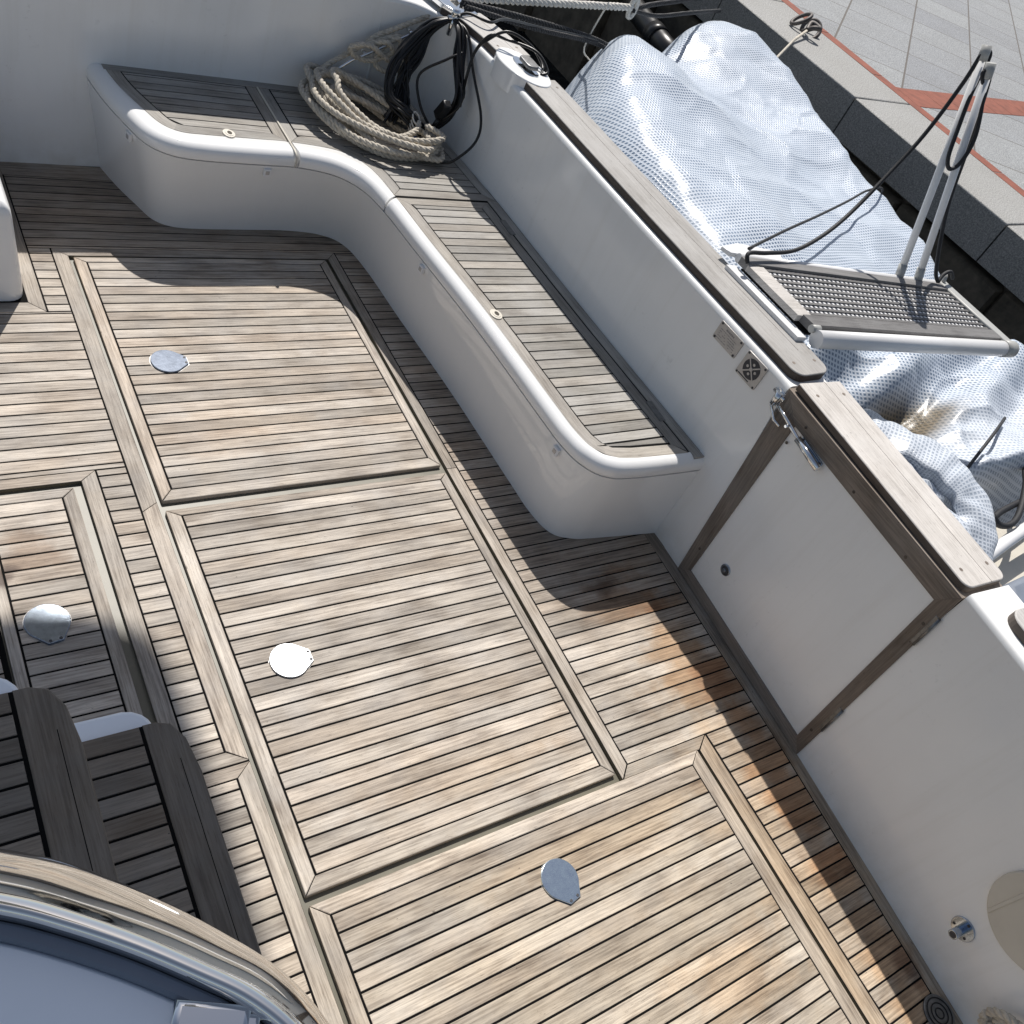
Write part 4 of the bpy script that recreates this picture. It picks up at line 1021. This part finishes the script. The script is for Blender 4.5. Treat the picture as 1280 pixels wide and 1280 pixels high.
# ---------------------------------------------------------------- tender under mesh tarpaulin
def sstep(a, b, x):
    t = max(0, min(1, (x - a) / (b - a))); return t * t * (3 - 2 * t)
def tarp_sheet(name, outline, zlow, hfun, n=150, rings=70, parent=None, crump=.018, power=.42, rot=.0):
    """cloth draped inside a closed outline, rim falls to zlow"""
    O = resample([(p[0], p[1], 0) for p in catmull(outline, 10, True)], .03, True)
    cx_ = sum(p.x for p in O) / len(O); cy_ = sum(p.y for p in O) / len(O)
    mb = MB(); R = []
    c_, s_ = math.cos(rot), math.sin(rot)
    for i in range(rings + 1):
        f = 1 - (i / rings); row = []
        e = i / rings
        fr = 1 - e ** 1.0
        for p in O:
            x = cx_ + (p.x - cx_) * fr; y = cy_ + (p.y - cy_) * fr
            d = 1 - fr            # 0 at rim
            prof = min(1.0, (d / .30)) ; prof = (1 - (1 - prof) ** 2.6)
            z = zlow + (hfun(x, y) - zlow) * prof
            v3 = Vector((x * 1.0, y * 1.0, 0))
            w = noise.noise(Vector((x * 1.3 + 3, y * 1.3, 1.7))) * .30
            fold = math.sin((x * .30 + y * .95 + w * 2.2) * 7) * .55 + math.sin((x * .5 - y * .8 + w * 2) * 12) * .20
            cr = noise.fractal(Vector((x * 2.6, y * 2.6, 5)), .9, 2.1, 4) * .6 + (abs(noise.noise(Vector((x * 1.9 + y * .6, y * 3.2, 9)))) - .2) * -2.0
            cr += .55 * (1 - abs(noise.noise(Vector((x * 1.6 + y * .9, y * 2.6 - x * .5, 2)))) ) ** 9 - .35 * (1 - abs(noise.noise(Vector((x * 2.3 - y * .7, y * 1.9, 14))))) ** 12
            z += crump * (fold + cr) * (.3 + .7 * prof)
            row.append((x, y, z))
        R.append(row)
    ids = [mb.add(r_) for r_ in R]; L = len(O)
    # uv: lengthwise metres including slope
    def uvp(p): return ((p[0] * c_ + p[1] * s_) + p[2] * .35, (-p[0] * s_ + p[1] * c_) + p[2] * .5)
    for a in range(rings):
        for q in range(L):
            q2 = (q + 1) % L
            mb.face([ids[a][q], ids[a][q2], ids[a + 1][q2], ids[a + 1][q]], [uvp(R[a][q]), uvp(R[a][q2]), uvp(R[a + 1][q2]), uvp(R[a + 1][q])], .5, 0, True)
    return mb.build(name, 'tarp', parent)
def h_main(x, y):
    z = .66
    z += .15 * math.exp(-(((x - 3.60) / .55) ** 2 + ((y - 3.8) / .7) ** 2))
    z += .05 * math.exp(-(((x - 4.85) / .5) ** 2 + ((y - 4.45) / .5) ** 2))
    z -= .10 * math.exp(-(((x - 4.2) / .22) ** 2 + ((y - 4.3) / .45) ** 2))
    z += .06 * math.sin(x * 2.1 + y * .6) - .10 * sstep(2.6, 1.6, y) 
    return z
tp = empty('tarpaulin', (3.9, 2.8, .1), 'bulky white mesh tarpaulin draped over the moored tender', 'tarpaulin')
tarp_sheet('main_sheet', [(2.78, 3.0), (3.02, 3.62), (3.42, 4.15), (3.95, 4.58), (4.40, 4.66), (4.80, 4.90), (5.25, 5.02), (5.40, 4.4), (5.18, 3.4), (5.08, 2.6), (4.90, 1.9), (4.3, 1.55), (3.6, 1.50), (3.0, 1.60), (2.74, 1.9), (2.72, 2.4)], -.05, h_main, parent=tp, crump=.015, rot=.10)
def h_low(x, y):
    z = .56 + .12 * math.exp(-(((x - 2.85) / .14) ** 2)) - .30 * math.exp(-(((x - 3.5) / .40) ** 2 + ((y - 1.38) / .20) ** 2))
    z += .16 * sstep(3.3, 4.2, x) * 0 + .05 * math.sin(x * 6 + y * 3)
    z += .035 * math.sin((y * .95 - x * .30) * 19 + 2 * noise.noise(Vector((x * 2, y * 2, 1))))
    z -= .45 * sstep(1.0, .80, y) * sstep(3.1, 3.3, x)
    return z
tarp_sheet('loose_sheet', [(2.70, 1.75), (2.72, 1.0), (2.78, .42), (2.98, .40), (3.10, .62), (3.25, .92), (3.55, .98), (4.0, .95), (4.6, .9), (5.0, 1.3), (4.9, 1.8), (4.2, 2.0), (3.4, 1.95)], .12, h_low, parent=tp, crump=.036, rot=-.35)
# flattened fold lying along the gunwale
k = MB(); pth = resample(catmull([(2.80, 1.60, .56), (2.84, 1.42, .62), (2.90, 1.26, .67), (3.00, 1.10, .70), (3.08, .96, .71), (3.11, .82, .69), (3.05, .68, .64), (2.98, .58, .56)], 8), .010)
rows = []
for i, p in enumerate(pth):
    f = i / (len(pth) - 1); t = (pth[min(i + 1, len(pth) - 1)] - pth[max(i - 1, 0)]).normalized(); s_ = Vector((t.y, -t.x, 0)).normalized(); up = Vector((0, 0, 1))
    rr = .088 * math.sin(math.pi * min(1, .18 + f * .70)) ** .6
    row = []
    for q in range(36):
        a = 2 * math.pi * q / 36; cr = 1 + .30 * noise.noise(Vector((p.x * 7, p.y * 7, math.sin(a) * 1.2 + 3))) + .05 * math.sin(i * .55 + 3 * math.cos(a))
        c_, s2 = math.cos(a), math.sin(a)
        row.append(p + (s_ * abs(c_) ** .8 * (1 if c_ > 0 else -1) * 1.15 + up * s2 * .42) * rr * cr + up * .012 * noise.noise(Vector((p.x * 22, p.y * 22, a))))
    rows.append(row)
ids = [k.add(r_) for r_ in rows]
for i in range(len(rows) - 1):
    for q in range(36):
        q2 = (q + 1) % 36; U = lambda a, b: (a * .014, b * .0190)
        k.face([ids[i + 1][q], ids[i + 1][q2], ids[i][q2], ids[i][q]], [U(i + 1, q), U(i + 1, q + 1), U(i, q + 1), U(i, q)], .5, 0, True)
k.build('fold', 'tarp', tp)
# tie rope across the loose sheet
k = MB(); k.tube(catmull([(x_, y_, h_low(x_, y_) + .055) for x_, y_ in ((3.40, .97), (3.62, 1.06), (3.85, 1.15), (4.10, 1.24))], 6), .007, 8); k.build('lashing', 'blackrope', tp)
td = empty('tender', (3.8, 1.2, -.5), 'pale grey tender hull showing beyond the gate under the tarpaulin', 'boat')
k = MB(); k.prism([(p[0], p[1]) for p in catmull([(2.86, -1.2), (2.84, .4), (2.9, 3.0), (3.6, 4.2), (4.4, 4.3), (4.85, 3.0), (4.85, .6), (4.7, -1.2)], 6, True)], -.7, -.02, .06, smooth=True); k.build('hull', 'tender', td)
k = MB(); k.prism([(2.90, -1.0), (2.88, .62), (3.10, .86), (3.55, .93), (4.2, .8), (4.2, -1.0)], -.02, .34, .04, smooth=True); k.build('console', 'cream', td)
k = MB(); k.prism([(3.18, -.9), (3.30, .46), (3.40, .585), (4.1, .62), (4.1, -.9)], .34, .44, .03, smooth=True); k.build('seat_cushion', 'bluegrey', td)
k = MB(); k.tube(catmull([(3.20, .66, .44), (3.40, .70, .46), (3.75, .755, .47), (4.2, .80, .46)], 5), .026, 12); k.build('grab_rail', 'white_paint', td)
o = MB(); o.tube(catmull([(3.40, .81, .50), (3.50, .815, .51), (3.60, .835, .51), (3.82, .862, .50), (4.0, .88, .48)], 6), .013, 8); o.tube(catmull([(3.50, .82, .52), (3.53, .785, .50), (3.60, .775, .50), (3.70, .81, .51), (3.86, .91, .53), (3.98, .985, .52), (4.10, .99, .50)], 8), .013, 8)
o = o.build('mooring_loop', 'blackrope', None); tag(o, 'thick black rope looped on the tender at the right edge', 'rope')

# ---------------------------------------------------------------- quay, water, lines
ZQ = .60
def qx(y): return 5.815 + .070 * (5.4 - y)
joints = [-4.4, -3.0, -1.55, -.15, 1.25, 2.67, 4.09, 5.55, 7.0, 8.45, 9.9, 11.3]
pv = MB(); pv.prism([(qx(-60) + .70, -60), (90, -60), (90, 90), (qx(90) + .70, 90)], ZQ - .3, ZQ - .002, 0); o = pv.build('pavement', 'paver'); tag(o, kind='structure')
ks = MB()
for a, b in zip(joints, joints[1:]):
    ks.prism([(qx(a + .006), a + .006), (qx(a) + .70, a + .006 + .05), (qx(b) + .70, b - .006 + .05), (qx(b - .006), b - .006)], ZQ - .28, ZQ, .010, (0, 1), rn(), 0, 1)
o = ks.build('quay_kerb', ['kerb', 'kerb_face']); tag(o, kind='structure')
ks = MB(); ks.prism([(qx(-60) + .16, -60), (qx(-60) + 1, -60), (qx(90) + 1, 90), (qx(90) + .16, 90)], -3, ZQ - .281, 0)
for a in [-4.2 + .95 * i for i in range(18)]:
    ks.prism([(qx(a) + .03 + rn() * .04, a + .015), (qx(a) + .3, a + .015), (qx(a) + .3, a + .935), (qx(a) + .03 + rn() * .04, a + .935)], -.02 - rn() * .03, ZQ - .31 - rn() * .03, .03, m=0)
    ks.prism([(qx(a) + .0 + rn() * .04, a + .5), (qx(a) + .3, a + .5), (qx(a) + .3, a + 1.42), (qx(a) + .0 + rn() * .04, a + 1.42)], -1.5, -.06 - rn() * .03, .03, m=0)
o = ks.build('quay_wall', ['dkbrown']); tag(o, kind='structure')
rb = MB()
y = -6.0; random.seed(3)
while y < 14:
    a = y; b = y + .62
    rb.prism([(qx(a) + .703, a + .004), (qx(a) + .825, a + .004), (qx(b) + .825, b - .004), (qx(b) + .703, b - .004)], ZQ - .1, ZQ + .001, .002, (0, 1), rn()); y += .62
d = Vector((math.cos(math.radians(6.3)), math.sin(math.radians(6.3)))); n_ = Vector((-d.y, d.x)); s0 = Vector((6.80, 4.13))
for i in range(24):
    a = s0 + d * (i * .30) ; b = a + d * .294
    rb.prism([tuple(a), tuple(b), tuple(b + n_ * .262), tuple(a + n_ * .262)], ZQ - .05, ZQ + .0012, .002, (1, 0), rn())
rb.prism([(6.70, 4.13), (6.82, 4.13), (6.82, 4.39), (6.70, 4.39)], ZQ - .05, ZQ + .0016, 0)
o = rb.build('red_paving_band', 'red'); tag(o, kind='structure')
wt = MB(); i = wt.add([(-200, -200, -.85), (200, -200, -.85), (200, 200, -.85), (-200, 200, -.85)]); wt.face(i); o = wt.build('water', 'water'); tag(o, kind='structure')
# mooring ring and its chain on the kerb
mr = empty('mooring_ring', (6.28, 5.02, ZQ), 'tarnished iron mooring ring lying on the granite kerb', 'ring')
k = MB(); k.tube([(6.30 + .075 * math.cos(t), 5.05 + .06 * math.sin(t), ZQ + .03 + .055 * math.sin(t + .8)) for t in [2 * math.pi * q / 24 for q in range(24)]], .016, 8, closed=True)
k.tube([(6.20 + .06 * math.cos(t), 5.10 + .05 * math.sin(t), ZQ + .07 + .05 * math.sin(t + 2)) for t in [2 * math.pi * q / 24 for q in range(24)]], .014, 8, closed=True); k.build('ring', 'iron', mr)
k = MB(); k.tube(catmull([(6.16, 5.0, ZQ + .02), (6.18, 4.94, ZQ + .08), (6.24, 4.93, ZQ + .09), (6.22, 5.01, ZQ + .09), (6.15, 4.96, ZQ + .05)], 6), .018, 8); k.build('shackle', 'iron', mr)
k = MB(); k.tube([(6.17, 4.97, ZQ + .05), (5.88, 4.80, ZQ + .02), (5.3, 4.42, .52), (4.9, 4.2, .42)], .010, 8); k.build('line', 'rope', mr)
# mooring lines at the top of the picture
k = MB(); rope(k, [(2.30, 3.69, .87), (2.56, 3.785, .86), (3.10, 3.93, .855), (3.68, 4.09, .85)], .019); k.tube([(3.69 + .02 * math.cos(t), 4.09 + .0 * t, .85 + .05 * math.sin(t)) for t in [2 * math.pi * q / 16 for q in range(16)]], .014, 6, closed=True)
o = k.build('mooring_line', 'rope_white'); tag(o, 'taut white laid rope crossing the dark water at the top', 'rope')
k = MB(); rope(k, catmull([(3.69, 4.09, .84), (3.98, 4.28, .82), (4.30, 4.46, .80), (5.0, 4.95, .70)], 5), .014); rope(k, catmull([(3.69, 4.08, .84), (4.0, 4.22, .79), (4.4, 4.40, .78), (5.1, 4.85, .68)], 5), .012)
o = k.build('black_line', 'blackrope'); tag(o, 'doubled black rope tied to the far end of the white mooring rope', 'rope')
k = MB(); rope(k, catmull([(2.35, 3.61, .895), (2.85, 3.785, .81), (3.44, 3.97, .70), (3.8, 4.10, .58)], 5), .015); rope(k, catmull([(2.35, 3.57, .895), (2.85, 3.72, .80), (3.44, 3.95, .69), (3.8, 4.08, .56)], 5), .012)
o = k.build('dark_line', 'blackrope'); tag(o, 'pair of dark mooring ropes sagging toward the tarpaulin from the corner', 'rope')
k = MB(); k.tube(catmull([(3.20, 3.72, .98), (3.45, 4.05, .62), (3.52, 4.02, .55), (3.50, 3.80, .45)], 5), .0045, 6); o = k.build('thin_cord', 'rope_white'); tag(o, 'thin pale cord hanging in front of the dark water', 'cord')
fd = empty('fender', (5.5, 5.6, -.1), 'long black cylindrical fender in the gap by the quay', 'fender')
k = MB(); k.tube([(5.72, 6.50, .10), (5.60, 6.10, .10), (5.50, 5.62, .10), (5.46, 5.30, .10)], .085, 20); k.build('body', 'black', fd)
k = MB(); k.tube([(5.535, 5.80, .10), (5.51, 5.68, .10)], .095, 20); k.build('collar', 'black', fd)

# ---------------------------------------------------------------- light and an added unseen sheet whose soft shadow falls on the steps
# ---------------------------------------------------------------- light
sv = Vector((.25, .72, 1.0)).normalized()
bm = empty('shade_blocker', (.3, 3.0, 6.0), 'unseen sheet added high over the boat to shade the steps', 'blocker')
h = 6.0
def shp(x, y): return (x + .25 * h, y + .72 * h)
k = MB(); k.prism([shp(*p) for p in catmull([(-.95, 1.52), (.1, 1.52), (.33, 1.50), (.46, 1.455), (.555, 1.38), (.592, 1.22), (.602, .87), (.590, .50), (.570, .1), (.56, -.7), (.56, -1.6)], 4)] + [shp(-.95, -1.6)], h, h + .03, .0, bottom=True); k.build('blocker_sheet', 'gel', bm)
k = MB()
for q in ((-.9, .3), (-.9, 1.4)):
    a = shp(*q); k.tube([(a[0], a[1], h), (a[0] - .2, a[1], .9)], .016, 10)
k.build('frame_tube', 'chrome', bm)  # poles added to carry the unseen sheet

sun = bpy.data.lights.new('sun', 'SUN'); sun.energy = 5.0; sun.angle = math.radians(.53); sun.color = (1, .955, .90)
so = bpy.data.objects.new('sun', sun); so.rotation_euler = sv.to_track_quat('Z', 'Y').to_euler(); C.objects.link(so)
w = bpy.data.worlds.new('World'); bpy.context.scene.world = w; w.use_nodes = True
nt = w.node_tree; nt.nodes.clear(); sk = nt.nodes.new('ShaderNodeTexSky'); sk.sky_type = 'NISHITA'; sk.sun_disc = False
sk.sun_elevation = math.asin(sv.z); sk.sun_rotation = math.atan2(sv.x, sv.y); sk.air_density = 1.0; sk.dust_density = 1.2; sk.ozone_density = 1.0
bg = nt.nodes.new('ShaderNodeBackground'); bg.inputs[1].default_value = .080; ou = nt.nodes.new('ShaderNodeOutputWorld')
hs = nt.nodes.new('ShaderNodeHueSaturation'); hs.inputs['Saturation'].default_value = .75; nt.links.new(sk.outputs[0], hs.inputs['Color']); nt.links.new(hs.outputs[0], bg.inputs[0]); nt.links.new(bg.outputs[0], ou.inputs[0])

# ---------------------------------------------------------------- camera
cd = bpy.data.cameras.new('camera'); co = bpy.data.objects.new('camera', cd); C.objects.link(co)
F = 1157.2; V1 = Vector((1690, -290, F)); V2 = Vector((-1115, -1880, F))
X = V1.normalized(); Y = (V2 - X * V2.dot(X)).normalized(); Z = X.cross(Y)
# camera axes (right, down, forward) -> world
right = Vector((X.x, Y.x, Z.x)); down = Vector((X.y, Y.y, Z.y)); fwd = Vector((X.z, Y.z, Z.z))
Rm = Matrix((right, -down, -fwd)).transposed()
co.matrix_world = Matrix.Translation((0, 0, 2.3)) @ Rm.to_4x4()
cd.sensor_width = 36; cd.lens = F / 1280 * 36; cd.clip_start = .02; cd.clip_end = 600
sc = bpy.context.scene; sc.camera = co
sc.render.resolution_x = sc.render.resolution_y = 1024
sc.view_settings.view_transform = 'Standard'; sc.view_settings.look = 'None'; sc.view_settings.exposure = 0; sc.view_settings.gamma = 1
